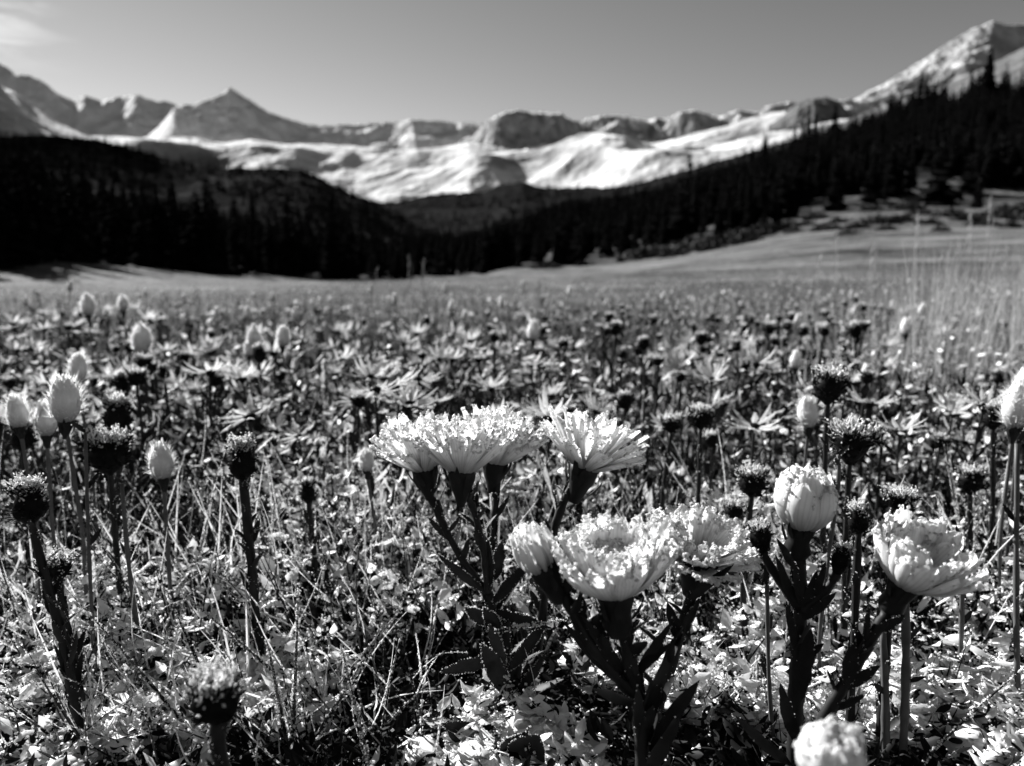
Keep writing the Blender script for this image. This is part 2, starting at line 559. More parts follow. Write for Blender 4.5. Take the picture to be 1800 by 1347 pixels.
def spruce(seed, levels=15, nb=8, slim=0.17):
    """crown of a one metre tall spruce: tiers of drooping boughs, each two bent triangles wide"""
    r = np.random.default_rng(seed)
    V, F = [], []
    for k in range(levels):
        t = (k + r.uniform(-0.3, 0.3)) / levels
        zz = 0.06 + 0.92 * max(t, 0)
        R = slim * (1 - max(t, 0)) ** 0.85 * r.uniform(0.75, 1.2) + 0.012
        n = max(4, int(nb * (1 - 0.5 * t)))
        a0 = r.uniform(0, 6.28)
        for j in range(n):
            a = a0 + 6.28 * j / n + r.uniform(-0.3, 0.3)
            L = R * r.uniform(0.6, 1.25)
            w = L * r.uniform(0.35, 0.55)
            droop = L * r.uniform(0.25, 0.6)
            ca, sa = math.cos(a), math.sin(a)

            def pt(u, v, h):
                return (ca * u - sa * v, sa * u + ca * v, zz + h)
            b = len(V)
            V += [pt(0, 0, 0.035), pt(L * 0.55, w, -droop * 0.35), pt(L * 0.6, -w, -droop * 0.4), pt(L * 0.62, 0, 0.01 - droop * 0.3),
                  pt(L, 0.2 * w, -droop), pt(L * 0.5, 0.1 * w, -droop - 0.03)]
            F += [(b, b + 3, b + 1), (b, b + 2, b + 3), (b + 3, b + 4, b + 1), (b + 3, b + 2, b + 4), (b + 1, b + 5, b + 2)]
    b = len(V)
    V += [(0.008, 0, 0.93), (-0.004, 0.007, 0.93), (-0.004, -0.007, 0.93), (0, 0, 1.02)]
    F += [(b, b + 1, b + 3), (b + 1, b + 2, b + 3), (b + 2, b, b + 3)]
    return np.array(V), np.array(F)


def trunk_mesh(nm, r0, r1, h, n=7):
    a = np.arange(n) / n * 2 * PI
    V = [[math.cos(q) * rad, math.sin(q) * rad, zz] for zz, rad in ((-0.02, r0), (h * 0.5, (r0 + r1) / 2), (h, r1)) for q in a]
    F = [(k * n + i, k * n + (i + 1) % n, (k + 1) * n + (i + 1) % n, (k + 1) * n + i) for k in range(2) for i in range(n)]
    return mesh_from(nm, V, np.array(F), True)


SPRUCE = [spruce(200 + i, 13 + i % 4, 8, (0.13, 0.16, 0.19, 0.15, 0.21, 0.14)[i]) for i in range(6)]
SPRUCE_ME = []
for V_, F_ in SPRUCE:
    me_ = mesh_from('spruce_crown', V_, F_)
    me_.materials.append(M_needle)
    SPRUCE_ME.append(me_)
TRUNK_ME = trunk_mesh('spruce_trunk', 0.016, 0.004, 0.9)
TRUNK_ME.materials.append(M_bark)


def place_tree(x, y, h, k, label, group, wide=1.0):
    t = thing('spruce_tree', label, 'tree', (x, y, float(ground_z(x, y)) - 0.1), group)
    t.rotation_euler = (0, 0, random.uniform(0, 6.28))
    s = Matrix.Diagonal((h * wide, h * wide, h, 1))
    link('trunk', TRUNK_ME, None, t, s)
    link('crown', SPRUCE_ME[k], None, t, s)


def px_ground(px, r):
    x = (px - CX) / FPX * r
    return x, r


# trees one can single out
SINGLE = [(1632, 140, 12.5, 4, 'dark lone spruce standing in the pale grass of the meadow slope', 1.45),
          (1700, 128, 6.0, 2, 'small dark spruce at the meadow edge beside the lone spruce', 1.2),
          (1022, 108, 6.8, 1, 'dark spruce in front of the valley forest where the slope begins', 1.1),
          (1090, 112, 6.0, 5, 'slim spruce beside the shrubs at the foot of the slope', 1.0),
          (852, 116, 7.2, 0, 'pointed spruce at the middle of the valley, beside the meadow hollow', 1.0),
          (1757, 330, 21.0, 0, 'tall spruce breaking the skyline on the upper slope, below the high peak', 1.0)]
for px_, r_, h_, k_, lab, wd in SINGLE:
    x_, y_ = px_ground(px_, r_)
    place_tree(x_, y_, h_, k_, lab, None, wd)

tr = np.random.default_rng(55)
cand = []
for i in range(16000):
    px_ = tr.uniform(-500, 2300)
    r_ = tr.uniform(104, 395)
    R_ = np.interp(px_, EDGE[:, 0], EDGE[:, 2])
    if r_ < R_ + 2 + tr.exponential(5):
        continue
    x_ = (px_ - CX) / FPX * r_
    # clearings on the slope
    g_ = G_N.fbm(np.array(x_ / 30), np.array(r_ / 30), 3)
    if px_ > 1300 and g_ > 0.34 and r_ < 330:
        continue
    if tr.random() > (r_ / 395) ** 0.4:
        continue
    cand.append((px_, r_, x_))
cand.sort(key=lambda c: c[1])
kept, cells = [], {}
for c in cand:
    key = (int(c[2] // 2.6), int(c[1] // 2.6))
    if key in cells:
        continue
    cells[key] = 1
    kept.append(c)
near_forest, far_forest = [], []
# spruces standing out into the meadow on the sunward side: their long shadows cross the grass
for i in range(70):
    px_ = -260 + 9.5 * i + tr.uniform(-8, 8)
    r_ = tr.uniform(88, 108) if px_ < 60 else tr.uniform(102, 117)
    kept.append((px_, r_, (px_ - CX) / FPX * r_))
for px_, r_ in ((-150, 72), (-105, 80), (-70, 66), (-38, 74), (-8, 84), (16, 70), (44, 86), (70, 94), (98, 99), (-210, 78), (-165, 58), (-120, 50), (-90, 60), (-75, 48), (-140, 44), (-60, 56), (-30, 80), (-14, 92), (5, 78), (22, 96), (36, 81), (52, 90), (62, 79), (78, 97), (88, 86), (108, 93), (122, 98), (136, 103), (10, 66), (26, 71), (62, 72), (90, 76), (140, 82), (165, 85), (215, 88), (262, 93), (318, 98), (372, 104), (420, 108)):
    kept.append((px_, r_, (px_ - CX) / FPX * r_))
kept.sort(key=lambda c: c[1])
seen_cols = {}
for c in kept:
    px_, r_, x_ = c
    h_ = float(np.clip(tr.normal(10.5, 4.2), 2.5, 19)) * (0.72 if 650 < px_ < 1150 and r_ < 180 else 1.0)
    h_ *= 0.75 + 0.9 * max(0.0, float(G_N.fbm(np.array(x_ / 14 + 3), np.array(r_ / 14), 3)) + 0.15)
    if px_ < 700:
        h_ *= 0.72 if r_ > 118 else 0.95
    if 640 < px_ < 1180:
        h_ = min(h_, 8.5 if r_ < 200 else 11.0)
    if px_ >= 1150 and r_ < 320:
        h_ = min(h_, 11.5)
    if r_ < 87:
        h_ = tr.uniform(9.5, 13)
    elif r_ < 118 and px_ < 450:
        h_ = tr.uniform(8.5, 13)
    col = int(px_ // 12)
    inframe = -30 < px_ < 1830
    if inframe and seen_cols.get(col, 0) < 2 and len(near_forest) < 290:
        seen_cols[col] = seen_cols.get(col, 0) + 1
        near_forest.append((x_, r_, h_, px_))
    else:
        far_forest.append((x_, r_, h_))
for x_, y_, h_, px_ in near_forest:
    if px_ < 620:
        lab, grp = 'dark spruce at the front of the shaded forest on the valley\'s sunward side', 'spruces along the shaded forest edge'
    elif px_ < 1150:
        lab, grp = 'dark spruce in the row closing the valley floor behind the meadow', 'spruces across the valley floor'
    else:
        lab, grp = 'dark spruce at the front of the forest on the rising slope', 'spruces along the foot of the rising slope'
    place_tree(x_, y_, h_, int(tr.integers(0, 6)), lab, grp, tr.uniform(0.75, 1.5))

Vs, Fs, off = [], [], 0
for x_, y_, h_ in far_forest:
    k = int(tr.integers(0, 6))
    V_, F_ = SPRUCE[k]
    a = tr.uniform(0, 6.28)
    w = h_ * tr.uniform(0.85, 1.15)
    ca, sa = math.cos(a), math.sin(a)
    W = np.stack([(V_[:, 0] * ca - V_[:, 1] * sa) * w + x_, (V_[:, 0] * sa + V_[:, 1] * ca) * w + y_, V_[:, 2] * h_ + float(ground_z(x_, y_)) - 0.1], -1)
    Vs.append(W)
    Fs.append(F_ + off)
    off += len(V_)
link('forest', mesh_from('forest', np.concatenate(Vs), np.concatenate(Fs)), M_needle, kind='stuff')

# woods on the hills beyond: small spruces sown over the slopes' surfaces
V_, F_ = spruce(300, 6, 5, 0.2)
Vs, Fs, off = [], [], 0
for nm, cnt in (('wooded_hill', 3200), ('shaded_hill', 6500)):
    me = bpy.data.objects[nm].data
    co = np.empty(len(me.vertices) * 3, np.float32)
    me.vertices.foreach_get('co', co)
    co = co.reshape(-1, 3)
    idx = tr.integers(0, len(co), cnt)
    for j in idx:
        p = co[j]
        if nm == 'shaded_hill' and p[0] / p[1] < -0.36 and G_N.fbm(np.array(p[0] / 160), np.array(p[1] / 160), 3) > 0.05:
            continue
        h_ = tr.uniform(8, 17)
        q = p + np.array([tr.uniform(-6, 6), tr.uniform(-6, 6), -1.0])
        Vs.append(V_ * np.array([h_, h_, h_]) + q)
        Fs.append(F_ + off)
        off += len(V_)
link('distant_forest', mesh_from('distant_forest', np.concatenate(Vs), np.concatenate(Fs)), M_needle, kind='stuff')

# low willow shrubs at the meadow's edge
M_shrub, _nt, _o = new_mat('willow_leaves')
principled(_nt, _o, grey_(_nt, mixf(_nt, noise_(_nt, coords(_nt), 2.0), 0.006, 0.03)), 0.85, 0.1)


def shrub_mesh(seed):
    r = np.random.default_rng(seed)
    n = 420
    d = r.normal(size=(n, 3))
    d /= np.linalg.norm(d, axis=1)[:, None]
    d[:, 2] = np.abs(d[:, 2])
    rad = r.uniform(0.45, 1.0, n) * (1 + 0.25 * np.sin(d[:, 0] * 5 + seed) * np.cos(d[:, 1] * 4))
    c = d * rad[:, None] * np.array([1.0, 0.8, 0.62])
    a, b = r.normal(size=(n, 3)), r.normal(size=(n, 3))
    a /= np.linalg.norm(a, axis=1)[:, None]
    b /= np.linalg.norm(b, axis=1)[:, None]
    s = r.uniform(0.07, 0.16, n)[:, None]
    V = np.stack([c - a * s, c + b * s * 0.6, c + a * s, c - b * s * 0.6], 1).reshape(-1, 3)
    F = np.arange(n * 4).reshape(-1, 4)
    return V, F


SHRUB_ME = []
for i in range(3):
    V_, F_ = shrub_mesh(i)
    me_ = mesh_from('shrub_crown', V_, F_)
    me_.materials.append(M_shrub)
    SHRUB_ME.append(me_)
SHRUB_STEM = trunk_mesh('shrub_stem', 0.06, 0.02, 0.6, 6)
SHRUB_STEM.materials.append(M_bark)
spots = [(1410, 118, 1.2), (1462, 112, 1.4), (1388, 104, 1.1), (1620, 96, 1.3), (1655, 112, 1.9), (1602, 118, 1.5), (1548, 84, 1.0), (1712, 88, 1.4), (1640, 78, 0.9), (1480, 80, 0.9), (1760, 82, 1.2),
         (1425, 132, 1.8), (1515, 136, 1.6), (1580, 134, 2.0), (1128, 108, 2.2), (1160, 107, 2.6), (1195, 110, 2.4), (1232, 106, 2.8), (1262, 112, 2.6), (1290, 108, 2.9), (1322, 112, 2.4), (1350, 116, 2.7), (1180, 98, 1.7), (1245, 97, 1.8), (1300, 99, 1.6),
         (1375, 120, 2.0), (960, 105, 1.6), (1440, 96, 1.5), (1495, 92, 1.3), (1530, 100, 1.8), (1570, 104, 1.6), (1770, 110, 2.6), (1735, 104, 2.0), (1690, 100, 1.7), (1795, 96, 2.2)]
for i, (px_, r_, s_) in enumerate(spots):
    x_, y_ = px_ground(px_, r_)
    if px_ < 1400:
        lab, grp = 'low dark willow shrub in the thicket at the foot of the forest slope', 'willow shrubs below the forest slope'
    else:
        lab, grp = 'low dark shrub scattered on the pale grassy slope', 'shrubs on the grassy slope'
    t = thing('willow_shrub', lab, 'shrub', (x_, y_, float(ground_z(x_, y_)) - 0.1), grp)
    t.rotation_euler = (0, 0, i * 1.7)
    link('crown', SHRUB_ME[i % 3], None, t, Matrix.Diagonal((s_ * 1.5, s_ * 1.5, s_ * 1.1, 1)))
    link('stem', SHRUB_STEM, None, t, Matrix.Diagonal((s_, s_, s_, 1)))

# ================================================================== the meadow plants
def thin_mat(name, lo, hi, scale, trans=0.45, rough=0.6, spec=0.1):
    """thin tissue that light shines through (petals, bracts, dry grass)"""
    m, nt, out = new_mat(name)
    v = noise_(nt, coords(nt), scale, 2)
    col = grey_(nt, mixf(nt, v, lo, hi))
    b = principled(nt, None, col, rough, spec)
    t = N(nt, 'ShaderNodeBsdfTranslucent')
    nt.links.new(col, t.inputs[0])
    mx = N(nt, 'ShaderNodeMixShader')
    mx.inputs[0].default_value = trans
    nt.links.new(b.outputs[0], mx.inputs[1])
    nt.links.new(t.outputs[0], mx.inputs[2])
    nt.links.new(mx.outputs[0], out.inputs[0])
    return m


def frosted_mat(name, lo, hi, frost=0.85, scale=900.0, lo_f=0.45, hi_f=0.75, trans=0.12, spec=0.25):
    """leaf tissue with rime on it; attribute 'frost' says how much each leaf carries"""
    m, nt, out = new_mat(name)
    a = N(nt, 'ShaderNodeAttribute', attribute_name='frost')
    p = position(nt)
    v = noise_(nt, p, scale, 2)
    v2 = noise_(nt, p, scale * 0.2, 2)
    k = math_(nt, 'ADD', a.outputs['Fac'], math_(nt, 'MULTIPLY', math_(nt, 'SUBTRACT', v, 0.5), 0.9))
    k = ramp_(nt, k, lo_f, hi_f)
    col = grey_(nt, mixf(nt, k, mixf(nt, v2, lo, hi), frost))
    b = principled(nt, None, col, 0.55, spec)
    t = N(nt, 'ShaderNodeBsdfTranslucent')
    nt.links.new(col, t.inputs[0])
    mx = N(nt, 'ShaderNodeMixShader')
    mx.inputs[0].default_value = trans
    nt.links.new(b.outputs[0], mx.inputs[1])
    nt.links.new(t.outputs[0], mx.inputs[2])
    nt.links.new(mx.outputs[0], out.inputs[0])
    return m




def petal_mat(name, root, tip, trans, veins=0.12):
    """petal tissue: greenish and dark at the root, white at the tip, with lengthwise veins"""
    m, nt, out = new_mat(name)
    a = N(nt, 'ShaderNodeAttribute', attribute_name='along')
    v = N(nt, 'ShaderNodeAttribute', attribute_name='across')
    w = math_(nt, 'SINE', math_(nt, 'MULTIPLY', v.outputs['Fac'], 15.0))
    vein = ramp_(nt, w, -0.2, 1.0, 0.0, veins)
    n = noise_(nt, coords(nt), 260, 2)
    g = mixf(nt, ramp_(nt, a.outputs['Fac'], 0.0, 0.75), root, tip)
    col = math_(nt, 'MULTIPLY', g, math_(nt, 'SUBTRACT', math_(nt, 'ADD', 0.86, math_(nt, 'MULTIPLY', n, 0.28)), vein))
    col = grey_(nt, col)
    b = principled(nt, None, col, 0.6, 0.1)
    t = N(nt, 'ShaderNodeBsdfTranslucent')
    nt.links.new(col, t.inputs[0])
    mx = N(nt, 'ShaderNodeMixShader')
    mx.inputs[0].default_value = trans
    nt.links.new(b.outputs[0], mx.inputs[1])
    nt.links.new(t.outputs[0], mx.inputs[2])
    nt.links.new(mx.outputs[0], out.inputs[0])
    return m


M_petal = petal_mat('white_petal', 0.38, 0.94, 0.42)
M_fuzz = petal_mat('woolly_bract', 0.22, 0.80, 0.30, 0.03)
M_wool = thin_mat('wool', 0.75, 0.9, 260, 0.5)
M_rime = thin_mat('rime', 0.74, 0.82, 200, 0.62, 0.4, 0.5)
M_green = frosted_mat('dark_leaf', 0.006, 0.020, 0.85, 1500, 0.62, 0.8, 0.05, 0.12)
M_stem = frosted_mat('dark_stem', 0.006, 0.020, 0.7, 900, 0.62, 0.9, 0.0, 0.15)
M_pale_stem = frosted_mat('pale_stem', 0.03, 0.10, 0.7, 900, 0.6, 0.9, 0.0, 0.2)
M_seed = frosted_mat('dry_florets', 0.003, 0.012, 0.85, 1500, 0.5, 0.7, 0.35, 0.08)
M_litter = frosted_mat('frosted_leaf', 0.003, 0.015, 0.76, 260, 0.46, 0.54, 0.22, 0.08)
M_blade = frosted_mat('frosted_grass', 0.005, 0.028, 0.70, 700, 0.45, 0.60, 0.3, 0.10)
M_hay = thin_mat('dry_meadow_grass', 0.03, 0.17, 20, 0.4)
M_ray = thin_mat('weathered_petal', 0.38, 0.68, 160, 0.4)
M_crust = thin_mat('snow_crust', 0.62, 0.76, 300, 0.12, 0.6, 0.3)
prng = np.random.default_rng(2024)


def nrm(v):
    v = np.asarray(v, float)
    return v / (np.linalg.norm(v) + 1e-12)


def catmull(pts, k=6):
    p = np.asarray(pts, float)
    p = np.concatenate([[2 * p[0] - p[1]], p, [2 * p[-1] - p[-2]]])
    out = []
    for i in range(1, len(p) - 2):
        for t in np.linspace(0, 1, k, endpoint=False):
            a, b, c, d = p[i - 1], p[i], p[i + 1], p[i + 2]
            out.append(0.5 * (2 * b + (c - a) * t + (2 * a - 5 * b + 4 * c - d) * t * t + (3 * b - a - 3 * c + d) * t ** 3))
    out.append(p[-2])
    return np.array(out)


def tube(path, r0, r1, n=7, wob=0.2, rng=prng):
    path = np.asarray(path, float)
    m = len(path)
    tan = np.gradient(path, axis=0)
    ref = np.array([0.31, -0.95, 0.05])
    V = []
    for i in range(m):
        t = nrm(tan[i])
        u = nrm(np.cross(t, ref))
        v = np.cross(t, u)
        rad = (r0 + (r1 - r0) * i / (m - 1)) * (1 + wob * rng.uniform(-1, 1))
        for j in range(n):
            a = 2 * PI * j / n
            V.append(path[i] + rad * (math.cos(a) * u + math.sin(a) * v))
    V.append(path[0])
    V.append(path[-1])
    F = [((i) * n + j, i * n + (j + 1) % n, (i + 1) * n + (j + 1) % n, (i + 1) * n + j) for i in range(m - 1) for j in range(n)]
    T = [(m * n, (j + 1) % n, j) for j in range(n)] + [(m * n + 1, (m - 1) * n + j, (m - 1) * n + (j + 1) % n) for j in range(n)]
    return np.array(V), [np.array(F), np.array(T)]


def granules(pts, rmin, rmax, rng=prng, spiky=0.8):
    """small irregular ice grains (octahedra) at the given points"""
    pts = np.asarray(pts, float)
    n = len(pts)
    base = np.array([(1, 0, 0), (-1, 0, 0), (0, 1, 0), (0, -1, 0), (0, 0, 1), (0, 0, -1)], float)
    s = rng.uniform(rmin, rmax, n)[:, None, None]
    an = 1 + spiky * rng.uniform(-0.5, 0.9, (n, 1, 3))
    q = rng.normal(size=(n, 4))
    q /= np.linalg.norm(q, axis=1)[:, None]
    w, x, y, z = q.T
    Rm = np.stack([1 - 2 * (y * y + z * z), 2 * (x * y - w * z), 2 * (x * z + w * y), 2 * (x * y + w * z), 1 - 2 * (x * x + z * z), 2 * (y * z - w * x),
                   2 * (x * z - w * y), 2 * (y * z + w * x), 1 - 2 * (x * x + y * y)], -1).reshape(n, 3, 3)
    V = np.einsum('nij,nkj->nki', Rm, base[None] * an) * s + pts[:, None, :]
    f = np.array([(0, 2, 4), (2, 1, 4), (1, 3, 4), (3, 0, 4), (2, 0, 5), (1, 2, 5), (3, 1, 5), (0, 3, 5)])
    F = (f[None] + 6 * np.arange(n)[:, None, None]).reshape(-1, 3)
    return V.reshape(-1, 3), F


def strips(base, dirv, side, length, width, bend, segs=4, prof='leaf', frost=None, fold=0.25, rng=prng):
    """many leaf strips at once. base/dirv/side (n,3), length/width/bend (n); 3 columns wide. Returns V, F, frost"""
    n = len(base)
    s = np.linspace(0, 1, segs + 1)
    if prof == 'leaf':
        w = (np.maximum(s, 0.02) ** 0.6) * (1 - s) ** 0.75
        w = w / w.max()
        w[-1] = 0.03
    else:
        w = (1 - s) ** 0.5
        w[-1] = 0.08
    nor = np.cross(side, dirv)
    nor /= np.linalg.norm(nor, axis=1)[:, None] + 1e-9
    c = base[:, None, :] + dirv[:, None, :] * (length[:, None] * s[None])[..., None]
    c = c + nor[:, None, :] * (bend[:, None] * length[:, None] * (s ** 2)[None])[..., None]
    cols = []
    for v in (-1.0, 0.0, 1.0):
        jit = 1 + 0.15 * rng.uniform(-1, 1, (n, segs + 1))
        cols.append(c + side[:, None, :] * (v * 0.5 * width[:, None] * w[None] * jit)[..., None] + nor[:, None, :] * (abs(v) * fold * width[:, None] * w[None])[..., None])
    V = np.stack(cols, 2)                      # n, segs+1, 3, 3
    f = []
    for i in range(segs):
        for j in range(2):
            a = i * 3 + j
            f.append((a, a + 1, a + 4, a + 3))
    f = np.array(f)
    F = (f[None] + 3 * (segs + 1) * np.arange(n)[:, None, None]).reshape(-1, 4)
    if frost is None:
        frost = np.zeros(n)
    fr = np.repeat(frost[:, None, None], segs + 1, 1).repeat(3, 2)
    fr = fr + np.array([0.12, -0.08, 0.12])[None, None, :]
    return V.reshape(-1, 3), F, fr.reshape(-1), V


def rand_dirs(n, el_lo, el_hi, rng=prng):
    az = rng.uniform(0, 2 * PI, n)
    el = np.radians(rng.uniform(el_lo, el_hi, n))
    d = np.stack([np.cos(az) * np.cos(el), np.sin(az) * np.cos(el), np.sin(el)], -1)
    s = np.stack([-np.sin(az), np.cos(az), np.zeros(n)], -1)
    roll = rng.uniform(-0.9, 0.9, n)
    up = np.cross(d, s)
    s = s * np.cos(roll)[:, None] + up * np.sin(roll)[:, None]
    return d, s


# ------------------------------------------------------------------ parts of one plant
def add_leaf(plant, org, base, tip, width, bend=0.15, face=None, frost=-0.05, rim=0, mat=None, name='leaf', rng=prng):
    base, tip = np.asarray(base, float) - org, np.asarray(tip, float) - org
    L = np.linalg.norm(tip - base)
    d = nrm(tip - base)
    face = nrm(face if face is not None else np.array([rng.uniform(-0.5, 0.5), -1.0, rng.uniform(-0.2, 0.7)]))
    side = nrm(np.cross(d, face))
    V, F, fr, G = strips(base[None], d[None], side[None], np.array([L]), np.array([width]), np.array([bend]), 8, 'leaf', np.array([frost]), 0.16, rng)
    o = link(name, mesh_from(name, V, F, True, {'frost': fr}), mat or M_green, plant)
    if rim:
        E = G[0][:, (0, 2)].reshape(-1, 3)
        i = rng.integers(0, len(E) - 2, rim)
        t = rng.random(rim)[:, None]
        pts = E[i] * (1 - t) + E[i + 2] * t + rng.normal(size=(rim, 3)) * 0.00018
        gv, gf = granules(pts, 0.00008, 0.00026, rng)
        link('frost', mesh_from('frost', gv, gf), M_rime, o, kind='stuff')
    return o


PETALS = {}


def petal_mesh(key, L, W, th0, th1, k, tip=0.75, ruffle=0.0, ns=7, mat=None):
    kk = (key, k)
    if kk in PETALS:
        return PETALS[kk]
    r = np.random.default_rng(abs(hash(key)) % 1000 + 31 * k if isinstance(key, int) else sum(map(ord, key)) + 31 * k)
    s = np.linspace(0, 1, ns + 1)
    th = np.radians(th0 + (th1 - th0) * s)
    x = np.concatenate([[0], np.cumsum(np.sin((th[1:] + th[:-1]) / 2))]) * L / ns
    z = np.concatenate([[0], np.cumsum(np.cos((th[1:] + th[:-1]) / 2))]) * L / ns
    w = 0.42 + 0.58 * np.sin(np.clip(s / tip, 0, 1) * PI / 2)
    w = np.where(s > tip, w * np.sqrt(np.clip(1 - ((s - tip) / (1 - tip)) ** 2 * 0.85, 0, 1)), w) * W / 2
    V = []
    ncol = 5
    tipj = r.uniform(-0.06, 0.03, ncol)
    for i in range(ns + 1):
        nx, nz = math.cos(th[i]), -math.sin(th[i])
        for j in range(ncol):
            v = j / (ncol - 1) * 2 - 1
            up = -0.22 * W * v * v * (0.6 + 0.4 * s[i]) + ruffle * W * math.sin(3.1 * v + 9 * s[i] + k * 2) * s[i]
            e = tipj[j] * L * max(0, s[i] - 0.8) / 0.2
            V.append((x[i] + nx * up + math.sin(th[i]) * e, v * w[i], z[i] + nz * up + math.cos(th[i]) * e))
    V = np.array(V)
    me = mesh_from('petal', V, grid_faces(ns + 1, ncol), True, {'along': np.repeat(s, ncol), 'across': np.tile(np.linspace(-1, 1, ncol), ns + 1) + k})
    me.materials.append(mat or M_petal)
    PETALS[kk] = (me, V.reshape(ns + 1, ncol, 3))
    return PETALS[kk]


STYLE = {
    # rings of petals: count, start radius, length, width, opening at the root and at the tip (degrees from upright)
    'open': dict(r=0.0048, rings=[(26, 1.0, .0195, .0043, 52, 44), (22, .92, .0202, .0044, 38, 34), (16, .75, .0195, .0044, 24, 25), (10, .5, .0160, .0042, 8, 18)], ruffle=0.0, frost=15, fr=(.0002, .00062)),
    'fan': dict(r=0.0052, rings=[(26, 1.0, .0200, .0042, 60, 56), (22, .95, .0206, .0044, 44, 43), (16, .8, .0203, .0044, 27, 30), (10, .5, .0178, .0042, 8, 17)], ruffle=0.0, frost=12, fr=(.0002, .0006)),
    'cup': dict(r=0.0050, rings=[(24, 1.0, .0215, .0052, 62, 22), (21, .9, .0207, .0052, 44, 12), (16, .7, .0180, .0050, 28, 14), (10, .45, .0135, .0046, 12, 30)], ruffle=0.04, frost=26, fr=(.0002, .00055)),
    'bowl': dict(r=0.0048, rings=[(20, 1.0, .0215, .0064, 60, 18), (18, .92, .0205, .0062, 46, 12), (13, .7, .0165, .0056, 32, 24)], ruffle=0.03, frost=10, fr=(.00025, .0007)),
    'flat': dict(r=0.0050, rings=[(21, 1.0, .0170, .0047, 74, 58), (19, .9, .0165, .0047, 56, 45), (14, .7, .0135, .0044, 38, 38)], ruffle=0.05, frost=34, fr=(.00022, .0006)),
    'globe': dict(r=0.0042, rings=[(13, 1.0, .0205, .0080, 62, -42), (12, .9, .0200, .0080, 50, -36), (10, .7, .0180, .0066, 30, -18)], ruffle=0.05, frost=22, fr=(.0002, .0006)),
    'young': dict(r=0.0036, rings=[(14, 1.0, .0120, .0024, 48, -30), (12, .8, .0120, .0024, 34, -20), (8, .5, .0115, .0024, 16, -10)], ruffle=0.0, frost=4, fr=(.0002, .0004)),
    'bud': dict(r=0.0026, rings=[(9, 1.0, .0165, .0066, 46, -44), (8, .8, .0178, .0058, 36, -36), (7, .5, .0192, .0040, 20, -16)], ruffle=0.06, frost=4, fr=(.0001, .0003)),
}
INV = {}


def involucre_mesh(r0, depth, rs):
    k = (round(r0, 5), round(depth, 5), round(rs, 5))
    if k not in INV:
        n = 14
        prof = [(-depth, rs), (-depth * 0.75, rs * 1.5), (-depth * 0.45, r0 * 0.78), (-depth * 0.15, r0 * 1.0), (0.0008, r0 * 1.02), (0.0015, r0 * 0.6)]
        V = [(rr * math.cos(2 * PI * j / n) * (1 + 0.05 * (j % 2)), rr * math.sin(2 * PI * j / n) * (1 + 0.05 * (j % 2)), zz) for zz, rr in prof for j in range(n)]
        F = [(i * n + j, i * n + (j + 1) % n, (i + 1) * n + (j + 1) % n, (i + 1) * n + j) for i in range(len(prof) - 1) for j in range(n)]
        me = mesh_from('involucre', V, np.array(F), True, {'frost': np.full(len(V), 0.02)})
        me.materials.append(M_green)
        INV[k] = me
    return INV[k]


def bract_mesh(L, W):
    k = ('b', round(L, 5), round(W, 5))
    if k not in INV:
        V, F, fr, _ = strips(np.zeros((1, 3)), np.array([[0.35, 0, 0.94]]), np.array([[0, 1.0, 0]]), np.array([L]), np.array([W]), np.array([-0.25]), 4, 'leaf', np.array([0.05]), 0.1)
        me = mesh_from('bract', V, F, True, {'frost': fr})
        me.materials.append(M_green)
        INV[k] = me
    return INV[k]


def axis_matrix(pos, axis, spin=0.0, scale=1.0):
    z = Vector(nrm(axis))
    q = Vector((0, 0, 1)).rotation_difference(z)
    return Matrix.Translation(Vector(pos)) @ q.to_matrix().to_4x4() @ Matrix.Rotation(spin, 4, 'Z') @ Matrix.Diagonal((scale, scale, scale, 1))


